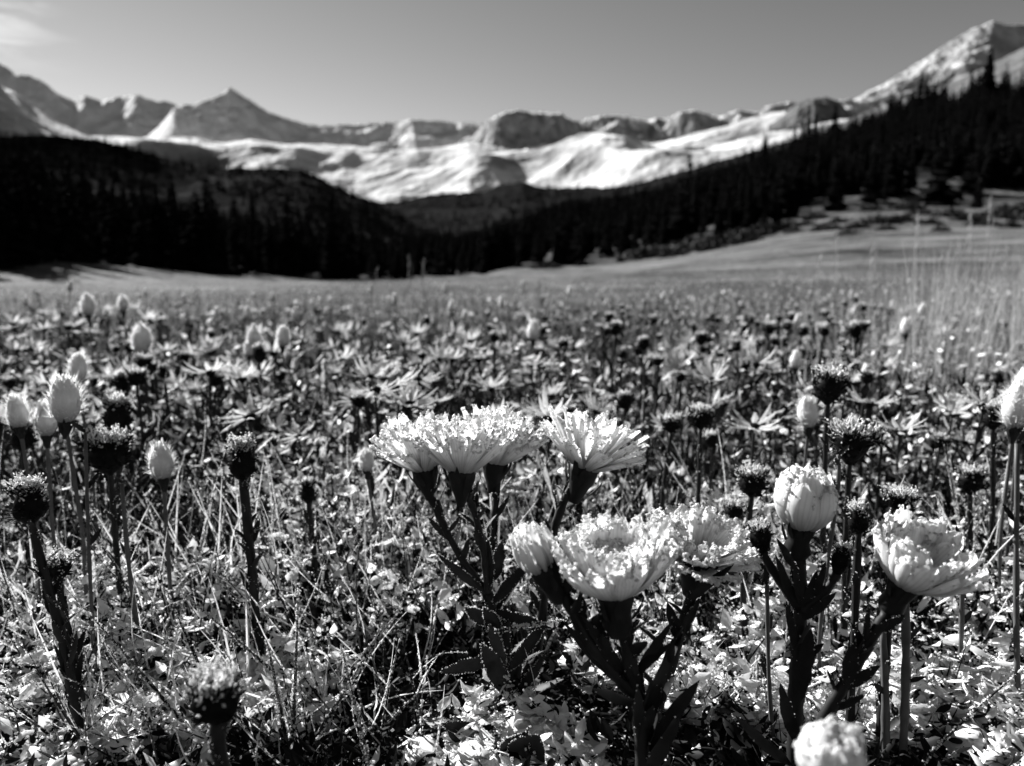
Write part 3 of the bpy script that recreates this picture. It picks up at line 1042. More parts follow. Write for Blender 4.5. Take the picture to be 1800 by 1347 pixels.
def add_head(plant, org, pos, axis, style, scale=1.0, seed=0, rs=0.0016, name='flower_head', frost_mul=1.0, inv=True, petal_name='petal', mat=None, hairs=0):
    st = STYLE[style]
    r = np.random.default_rng(seed + 5000)
    r0 = st['r']
    # the head's own mesh: the domed disc the petals grow from
    n = 12
    V = [(0, 0, r0 * 0.75)]
    for q, zz in ((0.45, 0.62), (0.8, 0.38), (0.98, 0.05)):
        V += [(r0 * q * math.cos(2 * PI * j / n), r0 * q * math.sin(2 * PI * j / n), r0 * zz) for j in range(n)]
    F4 = [(1 + i * n + j, 1 + (i + 1) * n + j, 1 + (i + 1) * n + (j + 1) % n, 1 + i * n + (j + 1) % n) for i in range(2) for j in range(n)]
    F3 = [(0, 1 + j, 1 + (j + 1) % n) for j in range(n)]
    head = link(name, mesh_from(name, V, [np.array(F4), np.array(F3)], True), M_ray, plant, axis_matrix(np.asarray(pos) - org, axis, r.uniform(0, 6.28), scale))
    if inv:
        link('involucre', involucre_mesh(r0, r0 * 2.6, rs / scale), None, head)
        bm = bract_mesh(r0 * 1.7, r0 * 0.42)
        for j in range(11):
            a = 2 * PI * j / 11 + r.uniform(-0.2, 0.2)
            zz = -r0 * r.uniform(0.5, 2.0)
            rr = r0 * (1.0 if zz > -r0 else 0.72)
            link('bract', bm, None, head, Matrix.Rotation(a, 4, 'Z') @ Matrix.Translation((rr, 0, zz)) @ Matrix.Rotation(r.uniform(-0.2, 0.5), 4, 'Y'))
    pts = []
    for ri, (cnt, rr, L, W, t0, t1) in enumerate(st['rings']):
        a0 = r.uniform(0, 6.28)
        for j in range(cnt):
            k = int(r.integers(0, 4))
            me, G = petal_mesh(style + str(ri), L, W, t0, t1, k, 0.78, st['ruffle'], mat=mat)
            a = a0 + 2 * PI * j / cnt + r.uniform(-0.12, 0.12)
            sc_ = r.uniform(0.86, 1.1)
            M = Matrix.Rotation(a, 4, 'Z') @ Matrix.Translation((r0 * rr * 0.85, 0, -r0 * 0.1 + ri * r0 * 0.12)) @ Matrix.Rotation(r.uniform(-0.08, 0.08), 4, 'Y') @ Matrix.Rotation(r.uniform(-0.2, 0.2), 4, 'Z') @ Matrix.Diagonal((sc_, sc_ * r.uniform(0.9, 1.1), sc_, 1))
            link(petal_name, me, None, head, M)
            m_ = int(st['frost'] * frost_mul)
            if m_:
                A = np.array(M)
                ii = np.minimum((1 - r.random(m_) ** 2.2 * 0.42) * 7, 6.999)
                i0 = ii.astype(int)
                tt = (ii - i0)[:, None]
                jj = r.integers(0, 5, m_)
                jj = np.where(r.random(m_) < 0.4, r.choice([0, 4], m_), jj)
                g = G[i0, jj] * (1 - tt) + G[i0 + 1, jj] * tt
                g = g @ A[:3, :3].T + A[:3, 3]
                pts.append(g + r.normal(size=g.shape) * 0.0003)
    if pts:
        gv, gf = granules(np.concatenate(pts), st['fr'][0] / scale, st['fr'][1] / scale, r)
        link('frost', mesh_from('frost', gv, gf), M_rime, head, kind='stuff')
    if hairs:
        # fine wool standing off the bracts
        h = hairs
        a = r.uniform(0, 6.28, h)
        zz = r.uniform(0.002, 0.0175, h)
        rad = 0.0056 * np.sqrt(np.clip(1 - ((zz - 0.0075) / 0.0105) ** 2, 0.04, 1))
        b = np.stack([np.cos(a) * rad, np.sin(a) * rad, zz], -1)
        d = np.stack([np.cos(a) * 0.7, np.sin(a) * 0.7, 0.35 + 50 * zz], -1) + r.normal(size=(h, 3)) * 0.3
        d /= np.linalg.norm(d, axis=1)[:, None]
        sd = np.cross(d, r.normal(size=(h, 3)))
        sd /= np.linalg.norm(sd, axis=1)[:, None]
        V, F, fr, _ = strips(b, d, sd, 0.001 + 0.0042 * r.random(h) ** 2, np.full(h, 0.0002), np.zeros(h), 1, 'blade', None, 0, r)
        link('wool', mesh_from('wool', V, F), M_wool, head, kind='stuff')
    return head


def add_seed_head(plant, org, pos, axis, w, h, seed=0, frost=260, name='seed_head', shape=1):
    """dry flower head: a dark cone bristling with withered florets, rime on top"""
    r = np.random.default_rng(seed + 900)
    n, m = 14, 8
    prof = [(-0.85, 0.10), (-0.62, 0.30), (-0.35, 0.56), (0.0, 0.74), (0.3, 0.86), (0.52, 0.90), (0.66, 0.70), (0.74, 0.05)]
    if shape == 1:      # rounded
        prof = [(-0.95, 0.12), (-0.72, 0.42), (-0.45, 0.72), (-0.1, 0.92), (0.2, 0.92), (0.48, 0.74), (0.68, 0.45), (0.78, 0.04)]
    elif shape == 2:    # tall and tapering
        prof = [(-1.0, 0.16), (-0.8, 0.46), (-0.5, 0.78), (-0.15, 0.80), (0.2, 0.66), (0.5, 0.52), (0.7, 0.34), (0.8, 0.03)]
    V = [(w / 2 * q * math.cos(2 * PI * j / n) * r.uniform(0.9, 1.1), w / 2 * q * math.sin(2 * PI * j / n) * r.uniform(0.9, 1.1), h / 2 * z) for z, q in prof for j in range(n)]
    F = grid_faces(m, n)
    F = np.array([(i * n + j, i * n + (j + 1) % n, (i + 1) * n + (j + 1) % n, (i + 1) * n + j) for i in range(m - 1) for j in range(n)])
    V = np.array(V)
    head = link(name, mesh_from(name, V, F, True, {'frost': np.clip(V[:, 2] / h - 0.1, 0, 0.3)}), M_seed, plant, axis_matrix(np.asarray(pos) - org, axis, r.uniform(0, 6), 1.0))
    k = 210
    z = np.where(r.random(210) < 0.4, r.uniform(0.35, 0.76, 210), r.uniform(-0.8, 0.76, 210))
    q = np.interp(z, [p[0] for p in prof], [p[1] for p in prof])
    a = r.uniform(0, 2 * PI, k)
    b = np.stack([w / 2 * q * np.cos(a), w / 2 * q * np.sin(a), h / 2 * z], -1)
    d = np.stack([np.cos(a) * 0.7, np.sin(a) * 0.7, 0.35 + 1.3 * np.clip(z, 0, 1)], -1) + r.normal(size=(k, 3)) * 0.3
    d /= np.linalg.norm(d, axis=1)[:, None]
    sd = np.cross(d, r.normal(size=(k, 3)))
    sd /= np.linalg.norm(sd, axis=1)[:, None]
    L = r.uniform(0.10, 0.26, k) * w * (1 + 0.8 * (z > 0.4) * r.random(k))
    V, F, fr, G = strips(b, d, sd, L, L * 0.33, r.uniform(-0.4, 0.4, k), 3, 'leaf', np.clip(z * 1.05 - 0.05, 0, 0.66), 0.2, r)
    link('floret', mesh_from('floret', V, F, False, {'frost': fr}), M_seed, head, kind='stuff')
    if frost:
        tips = G[:, 2:, :, :].reshape(k, -1, 3)
        ii = r.choice(k, frost, p=np.clip(z + 0.15, 0.01, 1) ** 2 / np.sum(np.clip(z + 0.15, 0.01, 1) ** 2))
        pts = tips[ii, r.integers(0, tips.shape[1], frost)] + r.normal(size=(frost, 3)) * w * 0.03
        gv, gf = granules(pts, w * 0.009, w * 0.032, r, 1.2)
        link('frost', mesh_from('frost', gv, gf), M_rime, head, kind='stuff')
    return head


def add_stem(plant, org, path, r0, r1, mat=None, name='stem', frost=-0.05, n=7):
    path = catmull(np.asarray(path) - org, 6)
    V, F = tube(path, r0, r1, n)
    return link(name, mesh_from(name, V, F, True, {'frost': np.full(len(V), frost)}), mat or M_stem, plant), path + org


def stem_leaves(plant, org, path, cnt, L, W, seed, lo=0.1, hi=0.95, rim=24, up=0.75, frost=-0.02):
    """small upright leaves set alternately up a stem"""
    r = np.random.default_rng(seed + 70)
    for i in range(cnt):
        t = lo + (hi - lo) * (i + r.uniform(0, 0.6)) / cnt
        k = int(t * (len(path) - 1))
        b = path[k]
        a = i * 2.4 + r.uniform(-0.5, 0.5)
        d = nrm([math.cos(a) * 0.75, math.sin(a) * 0.6, up + r.uniform(-0.1, 0.9)])
        LL = L * r.uniform(0.7, 1.2) * (1.1 - 0.5 * t)
        add_leaf(plant, org, b, b + d * LL, W * r.uniform(0.8, 1.15) * (1.1 - 0.4 * t), r.uniform(-0.25, 0.3), np.array([-d[0], -d[1], 1.2]) + r.normal(size=3) * 0.3, frost, rim, rng=r)


# ------------------------------------------------------------------ the asters one sees singly
def axis_px(right_deg, toward_deg=0):
    a, b = math.radians(right_deg), math.radians(toward_deg)
    return np.array([math.sin(a), -math.sin(b), math.cos(a) * math.cos(b)])


def pts(*q):
    return [P(*p) for p in q]


def px_leaf(plant, org, b, t, wpx, bend=0.12, rim=110, frost=-0.05, face=None):
    add_leaf(plant, org, P(*b), P(*t), wpx * t[2] / FPX, bend, face, frost, rim)


# plant A: three heads merging into one white crown
base = P(905, 1255, 0.284)
A = thing('aster_plant', 'sharp white aster with three merged frosted heads on one branching dark stem', 'flower', base)
_, main = add_stem(A, base, pts((905, 1262, .284), (895, 1185, .282), (874, 1105, .279), (858, 1042, .277)), .0022, .0018)
heads_A = [((746, 824, .268), 'open', 0.95, -8, 4, [(858, 1046, .277), (815, 988, .274), (782, 930, .271), (762, 884, .269), (744, 858, .268)]),
           ((812, 830, .258), 'open', 0.98, 2, -6, [(858, 1040, .276), (850, 970, .270), (836, 908, .265), (822, 872, .260), (814, 858, .258)]),
           ((872, 812, .284), 'open', 1.0, 9, 3, [(860, 1036, .277), (866, 965, .280), (870, 905, .283), (874, 860, .284), (874, 840, .284)])]
for i, (hp, stl, scl, tr_, tw, path) in enumerate(heads_A):
    _, pth = add_stem(A, base, pts(*path), .0015, .0013)
    add_head(A, base, P(*hp), axis_px(tr_, tw), stl, scl, 10 + i, .0014)
    stem_leaves(A, base, pth, 11, .0115, .0030, 20 + i, 0.1, 0.9)
for b, t, w in [((856, 1042, .277), (768, 972, .270), 20), ((790, 950, .272), (752, 905, .270), 14), ((868, 1020, .276), (882, 948, .272), 24), ((862, 1030, .274), (858, 945, .270), 18),
                ((866, 1060, .275), (935, 985, .268), 22), ((868, 1075, .277), (975, 1100, .270), 22), ((868, 1100, .279), (815, 1060, .276), 26), ((878, 1120, .276), (845, 1060, .27), 30),
                ((880, 1150, .279), (775, 1185, .268), 30), ((893, 1180, .28), (960, 1095, .274), 24), ((886, 1170, .278), (868, 1080, .27), 28), ((895, 1225, .28), (838, 1120, .272), 36),
                ((900, 1235, .282), (960, 1150, .276), 22), ((900, 1300, .262), (780, 1276, .25), 34), ((905, 1350, .245), (952, 1278, .238), 74), ((890, 1350, .245), (925, 1290, .238), 60)]:
    px_leaf(A, base, b, t, w, prng.uniform(-0.15, 0.2))
stem_leaves(A, base, main, 18, .021, .0050, 33, 0.1, 0.9)

# plant beside it: one fanned head tilted away from the sun
base = P(930, 1234, 0.302)
t_ = thing('aster_plant', 'single white fan-shaped aster head tilted sideways, close beside the three merged heads', 'flower', base)
_, pth = add_stem(t_, base, pts((930, 1236, .302), (948, 1120, .302), (962, 1010, .301), (975, 930, .300), (996, 872, .299), (1015, 838, .299)), .0021, .0016)
add_head(t_, base, P(1028, 822, .299), axis_px(17, -2), 'fan', 1.12, 40, .0021)
stem_leaves(t_, base, pth, 15, .014, .0036, 44, 0.2, 0.95)

# plant B: big blurred white head, a closed bud and a half-shaded head behind
base = P(1138, 1430, 0.205)
B = thing('aster_plant', 'large soft white aster with ruffled head, a half-closed bud and a second head, dark stems', 'flower', base)
_, main = add_stem(B, base, pts((1138, 1440, .205), (1130, 1330, .206), (1122, 1240, .206), (1104, 1150, .205), (1096, 1088, .204)), .0025, .0019)
add_head(B, base, P(1082, 1042, .203), axis_px(-5, 4), 'cup', 1.0, 50, .0028)
stem_leaves(B, base, main, 14, .017, .0044, 51, 0.25, 0.9, 8)
_, p2_ = add_stem(B, base, pts((1124, 1232, .206), (1072, 1176, .206), (1030, 1120, .206), (1000, 1062, .206), (985, 1040, .206)), .0020, .0016)
add_head(B, base, P(956, 1000, .206), axis_px(-26, 0), 'young', 1.15, 52, .0019, mat=M_fuzz)
stem_leaves(B, base, p2_, 11, .014, .0038, 53, 0.15, 0.9, 8)
_, p3_ = add_stem(B, base, pts((1132, 1300, .207), (1172, 1190, .217), (1200, 1100, .228), (1215, 1045, .234)), .0020, .0016)
add_head(B, base, P(1226, 985, .238), axis_px(6, 14), 'flat', 1.06, 54, .0022)
stem_leaves(B, base, p3_, 11, .015, .0040, 55, 0.15, 0.9, 8)
for b, t, w in [((1110, 1215, .206), (990, 1100, .204), 34), ((1108, 1200, .206), (1020, 1075, .205), 26), ((1120, 1240, .206), (1040, 1200, .2), 40), ((1115, 1190, .207), (1180, 1090, .21), 24),
                ((1125, 1260, .207), (1185, 1150, .212), 36), ((1130, 1330, .206), (1225, 1190, .212), 38), ((1135, 1360, .206), (1195, 1255, .2), 46), ((1130, 1310, .206), (1105, 1190, .2), 34),
                ((1205, 1060, .228), (1290, 990, .228), 22), ((1190, 1130, .225), (1232, 1050, .23), 22)]:
    px_leaf(B, base, b, t, w * 0.75, prng.uniform(-0.12, 0.18), 10)

# plant C: closed globe
base = P(1396, 1370, 0.232)
c_ = thing('aster_plant', 'closed globe-shaped pale aster on an upright dark leafy stem', 'flower', base)
_, pth = add_stem(c_, base, pts((1396, 1380, .232), (1398, 1280, .234), (1402, 1160, .235), (1407, 1060, .236), (1404, 985, .236), (1402, 965, .236)), .0026, .0021)
add_head(c_, base, P(1408, 926, .236), axis_px(4, 6), 'globe', 1.0, 60, .0030)
_, pb = add_stem(c_, base, pts((1404, 1068, .236), (1370, 1020, .234), (1348, 985, .233), (1338, 962, .233)), .0016, .0013)
add_seed_head(c_, base, P(1337, 946, .233), axis_px(-8), .0072, .0120, 61, 160, 'closed_bud')
_, pb = add_stem(c_, base, pts((1410, 1075, .235), (1445, 1045, .233), (1465, 1020, .232), (1474, 1005, .232)), .0016, .0013)
add_seed_head(c_, base, P(1478, 985, .232), axis_px(12), .0062, .0125, 62, 24, 'closed_bud')
for b, t, w in [((1404, 1080, .235), (1352, 970, .23), 26), ((1406, 1060, .234), (1388, 985, .23), 22), ((1408, 1090, .235), (1438, 1005, .232), 24), ((1410, 1090, .234), (1470, 1040, .23), 24),
                ((1400, 1235, .233), (1426, 1106, .228), 42), ((1395, 1300, .232), (1368, 1190, .226), 30), ((1400, 1150, .234), (1376, 1050, .23), 20), ((1404, 1010, .234), (1358, 940, .23), 18),
                ((1390, 1345, .23), (1300, 1272, .222), 30), ((1430, 1060, .234), (1452, 985, .23), 18)]:
    px_leaf(c_, base, b, t, w * 0.78, prng.uniform(-0.12, 0.18), 8)
stem_leaves(c_, base, pth, 15, .014, .0038, 63, 0.35, 0.97, 8)

# plant D: half-open head leaning off a slanting stem
base = P(1418, 1330, 0.218)
d_ = thing('aster_plant', 'half-open pale aster, cupped, on a stem slanting out beside the globe-shaped aster', 'flower', base)
_, pth = add_stem(d_, base, pts((1418, 1340, .22), (1450, 1262, .219), (1492, 1190, .217), (1530, 1125, .215), (1560, 1078, .214)), .0021, .0018)
add_head(d_, base, P(1590, 1026, .213), axis_px(15, 16), 'bowl', 0.92, 70, .0026)
for b, t, w in [((1480, 1212, .217), (1548, 1165, .213), 22), ((1488, 1205, .216), (1500, 1120, .213), 28), ((1520, 1140, .215), (1518, 1060, .212), 22), ((1540, 1110, .214), (1590, 1080, .212), 20),
                ((1460, 1250, .218), (1520, 1215, .214), 20)]:
    px_leaf(d_, base, b, t, w, 0.1, 24)
stem_leaves(d_, base, pth, 11, .013, .0038, 71, 0.3, 0.95, 8)

# the blurred head at the very front
base = P(1452, 1760, 0.128)
f_ = thing('aster_plant', 'pale out-of-focus aster head rising from the bottom edge, nearest to the lens', 'flower', base)
_, pth = add_stem(f_, base, pts((1452, 1790, .128), (1450, 1560, .128), (1452, 1420, .128)), .0016, .0014)
add_head(f_, base, P(1454, 1376, .128), axis_px(2, 4), 'globe', 0.62, 80, .0014, frost_mul=0.5)


# ------------------------------------------------------------------ dark seed heads and woolly buds on single stems
def ground_under(p, lean=(0, 0)):
    x, y = p[0] + lean[0], p[1] + lean[1]
    return np.array([x, y, float(ground_z(x, y)) - 0.002])


def seed_plant(px, py, d, wpx, hpx, label, lean_px=0, leaves=6, seed=0, tilt=0, frost=300, thick=.0016, group=None, stem_to=None):
    top = P(px, py, d)
    w, h = wpx * d / FPX, hpx * d / FPX
    g = ground_under(P(px + lean_px, py, d))
    t = thing('seed_head_plant', label, 'flower', g, group)
    ax = axis_px(tilt)
    nk = top - ax * h * 0.36
    mid = (nk + g) / 2 + np.array([prng.uniform(-.003, .003), 0, 0])
    _, pth = add_stem(t, g, [g, (g + mid) / 2, mid, (mid + nk) / 2, nk], thick, thick * 0.8)
    add_seed_head(t, g, top, ax, w, h, seed, frost, shape=(2 if hpx > wpx * 1.25 else (0 if hpx < wpx * 1.08 and seed % 2 == 0 else 1)))
    stem_leaves(t, g, pth, int(leaves * 1.8), .0155, .0034, seed + 3, 0.1, 0.98, 26)
    return t


for i, a in enumerate([
        (50, 884, .262, 64, 84, 'black bristly seed head with thick white frost cap, at the left edge', 62, 9, 101, 0, 520, .0019),
        (100, 1002, .272, 56, 60, 'small black cup-shaped seed head with frosted rim, beside the frost-capped one at the left edge', 28, 8, 102, 0, 220, .0018),
        (380, 1232, .168, 96, 100, 'blurred dark seed head crusted with frost, low at the bottom among grass blades', 22, 5, 103, 2, 420, .0021),
        (190, 800, .335, 72, 78, 'black round seed head below the woolly buds, its tip frosted', 8, 6, 104, -4, 300),
        (206, 728, .42, 50, 66, 'dark pointed seed head right behind the group of woolly buds', 0, 5, 105, 0, 240),
        (425, 808, .31, 56, 80, 'dark columnar seed head with bright frosted crown, standing alone left of the merged asters', 16, 14, 106, 0, 460, .0022),
        (541, 862, .37, 30, 50, 'slim black seed head between the columnar one and the merged asters', 2, 5, 107, 0, 60),
        (1497, 786, .33, 76, 80, 'wide black ragged seed head above the globe-shaped aster', 12, 6, 108, 6, 200),
        (1457, 682, .38, 54, 66, 'dark seed head with frosted top, highest above the globe-shaped aster', 14, 5, 109, 3, 240),
        (1745, 732, .40, 34, 50, 'small dark seed head tucked beside the pale buds at the right edge', 16, 5, 110, -4, 150),
        (1706, 846, .40, 44, 54, 'dark round seed head with frosted crest, low at the right', 4, 6, 111, 0, 260),
        (1580, 884, .26, 52, 44, 'frost-covered seed head peeping over the cupped aster', -4, 4, 112, 4, 420),
        (1508, 912, .262, 42, 60, 'ragged frosted seed head at the sunward side of the cupped aster', 10, 5, 113, -6, 360),
        (1322, 850, .335, 50, 56, 'frosted ragged seed head just left of the globe-shaped aster', 4, 6, 114, 0, 380),
        (1232, 735, .41, 40, 44, 'dark seed head with a bright white cap, above the open white flower at mid height', 4, 5, 115, 0, 300),
        (1180, 748, .45, 36, 36, 'dark seed head with no frost cap, beside the white-capped one', -8, 5, 116, 0, 60),
        (38, 766, .40, 44, 56, 'black seed head under the leftmost woolly bud', -2, 5, 117, 0, 80),
        (1290, 900, .36, 34, 40, 'small dark seed head behind the half-shaded aster', 4, 5, 118, 0, 160),
        ]):
    seed_plant(a[0], a[1], a[2], a[3], a[4], a[5], a[6], a[7], a[8], a[9], a[10], *(a[11:12] or ()))


def bud_plant(px, py, d, wpx, label, seed=0, lean_px=0, tilt=0, thick=.0010, scale_h=1.0, hairs=520):
    s = wpx * d / FPX / 0.0134
    top = P(px, py + 0.55 * wpx, d)
    g = ground_under(P(px + lean_px, py, d))
    t = thing('woolly_bud_plant', label, 'flower', g)
    ax = axis_px(tilt)
    mid = (top + g) / 2 + np.array([prng.uniform(-.003, .003), 0, 0])
    add_stem(t, g, [g, (g + mid) / 2, mid, (mid + top) / 2, top], thick, thick * 0.85, M_pale_stem, 'stem', 0.2)
    add_head(t, g, top, ax, 'bud', s, seed, thick, 'bud', 1.0, True, 'bract', M_fuzz, hairs)
    return t


for a in [(35, 728, .36, 42, 'leftmost woolly pale bud of the cluster at the left edge', 201, 6, -4),
          (82, 742, .36, 44, 'short round pale bud at the foot of the biggest woolly bud', 202, 8, 2),
          (115, 708, .345, 62, 'biggest glowing woolly bud in the cluster at the left edge', 203, 8, 4),
          (137, 650, .44, 36, 'pointed woolly bud highest in the left cluster, behind the biggest one', 204, 12, 4),
          (287, 815, .34, 48, 'pale ragged woolly bud standing between dark seed heads at the left', 205, -2, -3),
          (250, 600, .70, 36, 'smooth pale bud standing clear above the daisies on the left', 206, 4, 0),
          (447, 594, .70, 26, 'pale bud with bright rim, left of a twin bud above the daisies', 207, 14, 0),
          (497, 595, .72, 26, 'pale twin bud leaning, right of the bright-rimmed bud above the daisies', 208, 8, 5),
          (438, 616, .70, 18, 'tiny pale bud just under the bright-rimmed bud', 209, 8, -4),
          (937, 584, .80, 24, 'upright pale bud standing alone above the merged asters', 210, 2, 0),
          (645, 812, .39, 30, 'small pale bud at the sunward side of the merged asters', 211, 8, -3),
          (1421, 728, .42, 42, 'bright white bud on a thin stem left of the dark ragged seed head', 212, 6, -6),
          (1782, 722, .36, 56, 'large smooth pale bud at the right edge', 213, 8, 2),
          (1792, 690, .41, 46, 'woolly pale bud behind the large smooth one at the right edge', 214, 4, 6),
          (155, 540, .85, 26, 'dark-sided bud with bright rim, high on the left near the meadow edge', 215, 10, 0),
          (217, 536, .95, 20, 'small bud right of the bright-rimmed bud near the meadow edge', 216, 2, 0),
          (1398, 636, .60, 22, 'small white bud alone in the right middle of the field', 217, 2, 0),
          (1592, 576, .85, 22, 'white bud standing above the grass at the upper right', 218, 2, 0)]:
    bud_plant(*a)


# ------------------------------------------------------------------ field of daisies, seed heads and buds further back
def copy_tree(o, parent=None):
    c = o.copy()
    C.objects.link(c)
    c.parent = parent
    for ch in KIDS.get(o.name, ()):
        copy_tree(ch, c)
    return c


def daisy_proto(seed):
    """white-rayed daisy, 9 cm tall, with a small dark eye and dark stem leaves"""
    r = np.random.default_rng(seed + 3000)
    t = thing('daisy_plant', 'x', 'flower')
    h = 0.09
    org = np.zeros(3)
    bx, by = r.uniform(-.008, .008, 2)
    _, pth = add_stem(t, org, [(0, 0, -.004), (bx * .6, by * .6, h * .35), (bx, by, h * .7), (bx * .8, by, h)], .0012, .0009)
    ax = nrm([r.uniform(-.35, .35), r.uniform(-.45, .25), 1])
    cup = r.uniform(62, 112)
    n = int(r.integers(12, 20))
    a = np.arange(n) / n * 2 * PI + r.uniform(-.22, .22, n)
    if seed % 2:
        a = a[a < r.uniform(3.5, 6.0)]
        n = len(a)
    el = np.radians(90 - cup + r.uniform(-14, 14, n))
    d = np.stack([np.cos(a) * np.cos(el), np.sin(a) * np.cos(el), np.sin(el)], -1)
    sd = np.stack([-np.sin(a), np.cos(a), np.zeros(n)], -1)
    L = r.uniform(.014, .0195, n)
    V, F, fr, G = strips(d * .003, d, sd, L, r.uniform(.0030, .0042, n), r.uniform(-.55, .15, n), 4, 'leaf', None, .12, r)
    head = link('flower_head', dome_mesh(.0042), None, t, axis_matrix(pth[-1], ax))
    link('petal_ring', mesh_from('petal_ring', V, F, True), M_ray, head)
    k = 40
    pp = G[r.integers(0, n, k), r.integers(2, 5, k), r.integers(0, 3, k)]
    gv, gf = granules(pp, .0003, .0008, r)
    link('frost', mesh_from('frost', gv, gf), M_rime, head, kind='stuff')
    stem_leaves(t, org, pth, 7, .021, .0052, seed, .08, .9, 0, .5, .02)
    return t


_DOME = {}


def dome_mesh(r0):
    if r0 not in _DOME:
        n = 10
        V = [(0, 0, r0 * .5)]
        for q, zz in ((.6, .38), (1, .0), (.7, -.6), (.25, -1.1)):
            V += [(r0 * q * math.cos(2 * PI * j / n), r0 * q * math.sin(2 * PI * j / n), r0 * zz) for j in range(n)]
        F4 = [(1 + i * n + j, 1 + (i + 1) * n + j, 1 + (i + 1) * n + (j + 1) % n, 1 + i * n + (j + 1) % n) for i in range(3) for j in range(n)]
        F3 = [(0, 1 + j, 1 + (j + 1) % n) for j in range(n)]
        me = mesh_from('flower_head', V, [np.array(F4), np.array(F3)], True, {'frost': np.full(len(V), .1)})
        me.materials.append(M_seed)
        _DOME[r0] = me
    return _DOME[r0]


def seed_proto(seed):
    r = np.random.default_rng(seed + 4000)
    t = thing('seed_head_plant', 'x', 'flower')
    h = 0.09
    org = np.zeros(3)
    bx, by = r.uniform(-.008, .008, 2)
    _, pth = add_stem(t, org, [(0, 0, -.004), (bx * .5, by * .5, h * .4), (bx, by, h * .7), (bx * .8, by, h)], .0013, .0010)
    w = r.uniform(.007, .0145)
    add_seed_head(t, org, pth[-1] + np.array([0, 0, w * .35]), nrm([r.uniform(-.3, .3), r.uniform(-.3, .3), 1]), w, w * r.uniform(.9, 1.5), seed, int(r.integers(20, 170)), shape=(1, 2, 1, 0, 2, 1, 2, 1, 1)[seed % 9])
    stem_leaves(t, org, pth, 7, .020, .0050, seed, .1, .95, 0, .6, .0)
    return t


def bud_proto(seed):
    r = np.random.default_rng(seed + 6000)
    t = thing('woolly_bud_plant', 'x', 'flower')
    h = 0.11
    org = np.zeros(3)
    bx, by = r.uniform(-.01, .01, 2)
    _, pth = add_stem(t, org, [(0, 0, -.004), (bx * .5, by * .5, h * .4), (bx, by, h * .7), (bx * .8, by, h)], .0011, .0009, M_pale_stem, 'stem', .2)
    add_head(t, org, pth[-1], nrm([r.uniform(-.2, .2), r.uniform(-.2, .2), 1]), 'bud', r.uniform(.75, 1.05), seed, .0010, 'bud', 1.0, False, 'bract', M_fuzz, 60)
    return t


DAISY = [daisy_proto(i) for i in range(12)]
SEEDP = [seed_proto(i) for i in range(9)]
BUDP = [bud_proto(i) for i in range(5)]
KIDS = {}
for o_ in sc.objects:
    if o_.parent is not None:
        KIDS.setdefault(o_.parent.name, []).append(o_)
fr_ = np.random.default_rng(777)
used = set()


def put(protos, i, px, r, s, label, group, zs=1.0):
    p = protos[i % len(protos)]
    if p.name in used:
        o = copy_tree(p)
    else:
        used.add(p.name)
        o = p
    x, y = (px - CX) / FPX * r, r
    o.location = (x, y, float(ground_z(x, y)))
    o.rotation_euler = (fr_.uniform(-.12, .12), fr_.uniform(-.12, .12), fr_.uniform(0, 6.28))
    o.scale = (s, s, s * zs)
    o['label'] = label
    o['group'] = group
    return o


def region(px, r):
    if r < 0.75:
        return 'just behind the focused asters'
    return 'far back in the meadow'


def scatter(n, protos, rlo, rhi, dens, smin, smax, name, grp, zs=(.9, 1.05)):
    k = 0
    tries = 0
    while k < n and tries < n * 40:
        tries += 1
        r = math.exp(fr_.uniform(math.log(rlo), math.log(rhi)))
        px = fr_.uniform(-60, 1860)
        if fr_.random() > dens(px, r):
            continue
        side = 'left' if px < 600 else ('middle' if px < 1200 else 'right')
        depth = 'nearer' if r < 0.85 else 'farther'
        lab = name % (side + ' of the field', depth)
        put(protos, k, px, r, fr_.uniform(smin, smax), lab, grp % (depth, side), fr_.uniform(*zs))
        k += 1


def clump(px, r, s=0.35, o=0):
    return float(G_N.fbm(np.array(px / 260.0 + o), np.array(math.log(r) / s + o), 3)) * 1.6 + 0.55


scatter(240, DAISY, .46, 2.2, lambda px, r: (1.0 if px < 1050 else .45) * clump(px, r), .6, 1.05,
        'white daisy among others at the %s, %s part of the meadow', '%s daisies at the %s of the field')
scatter(215, SEEDP, .46, 2.8, lambda px, r: (1.0 if px > 1000 or r > 1.2 else .5) * clump(px, r, .35, 7.7), .55, 1.1,
        'dark seed head among others at the %s, %s part of the meadow', '%s seed heads at the %s of the field')
scatter(70, SEEDP, .8, 1.7, lambda px, r: 1.0 if 1040 < px < 1560 else 0.0, .85, 1.25,
        'dark seed head among others at the %s, %s part of the meadow', '%s seed heads at the %s of the field')
scatter(46, BUDP, .9, 5.0, lambda px, r: 1.0 if px < 700 or r > 1.6 else .4, .8, 1.15,
        'pale bud among others at the %s, %s part of the meadow', '%s buds at the %s of the field', (1.0, 1.15))


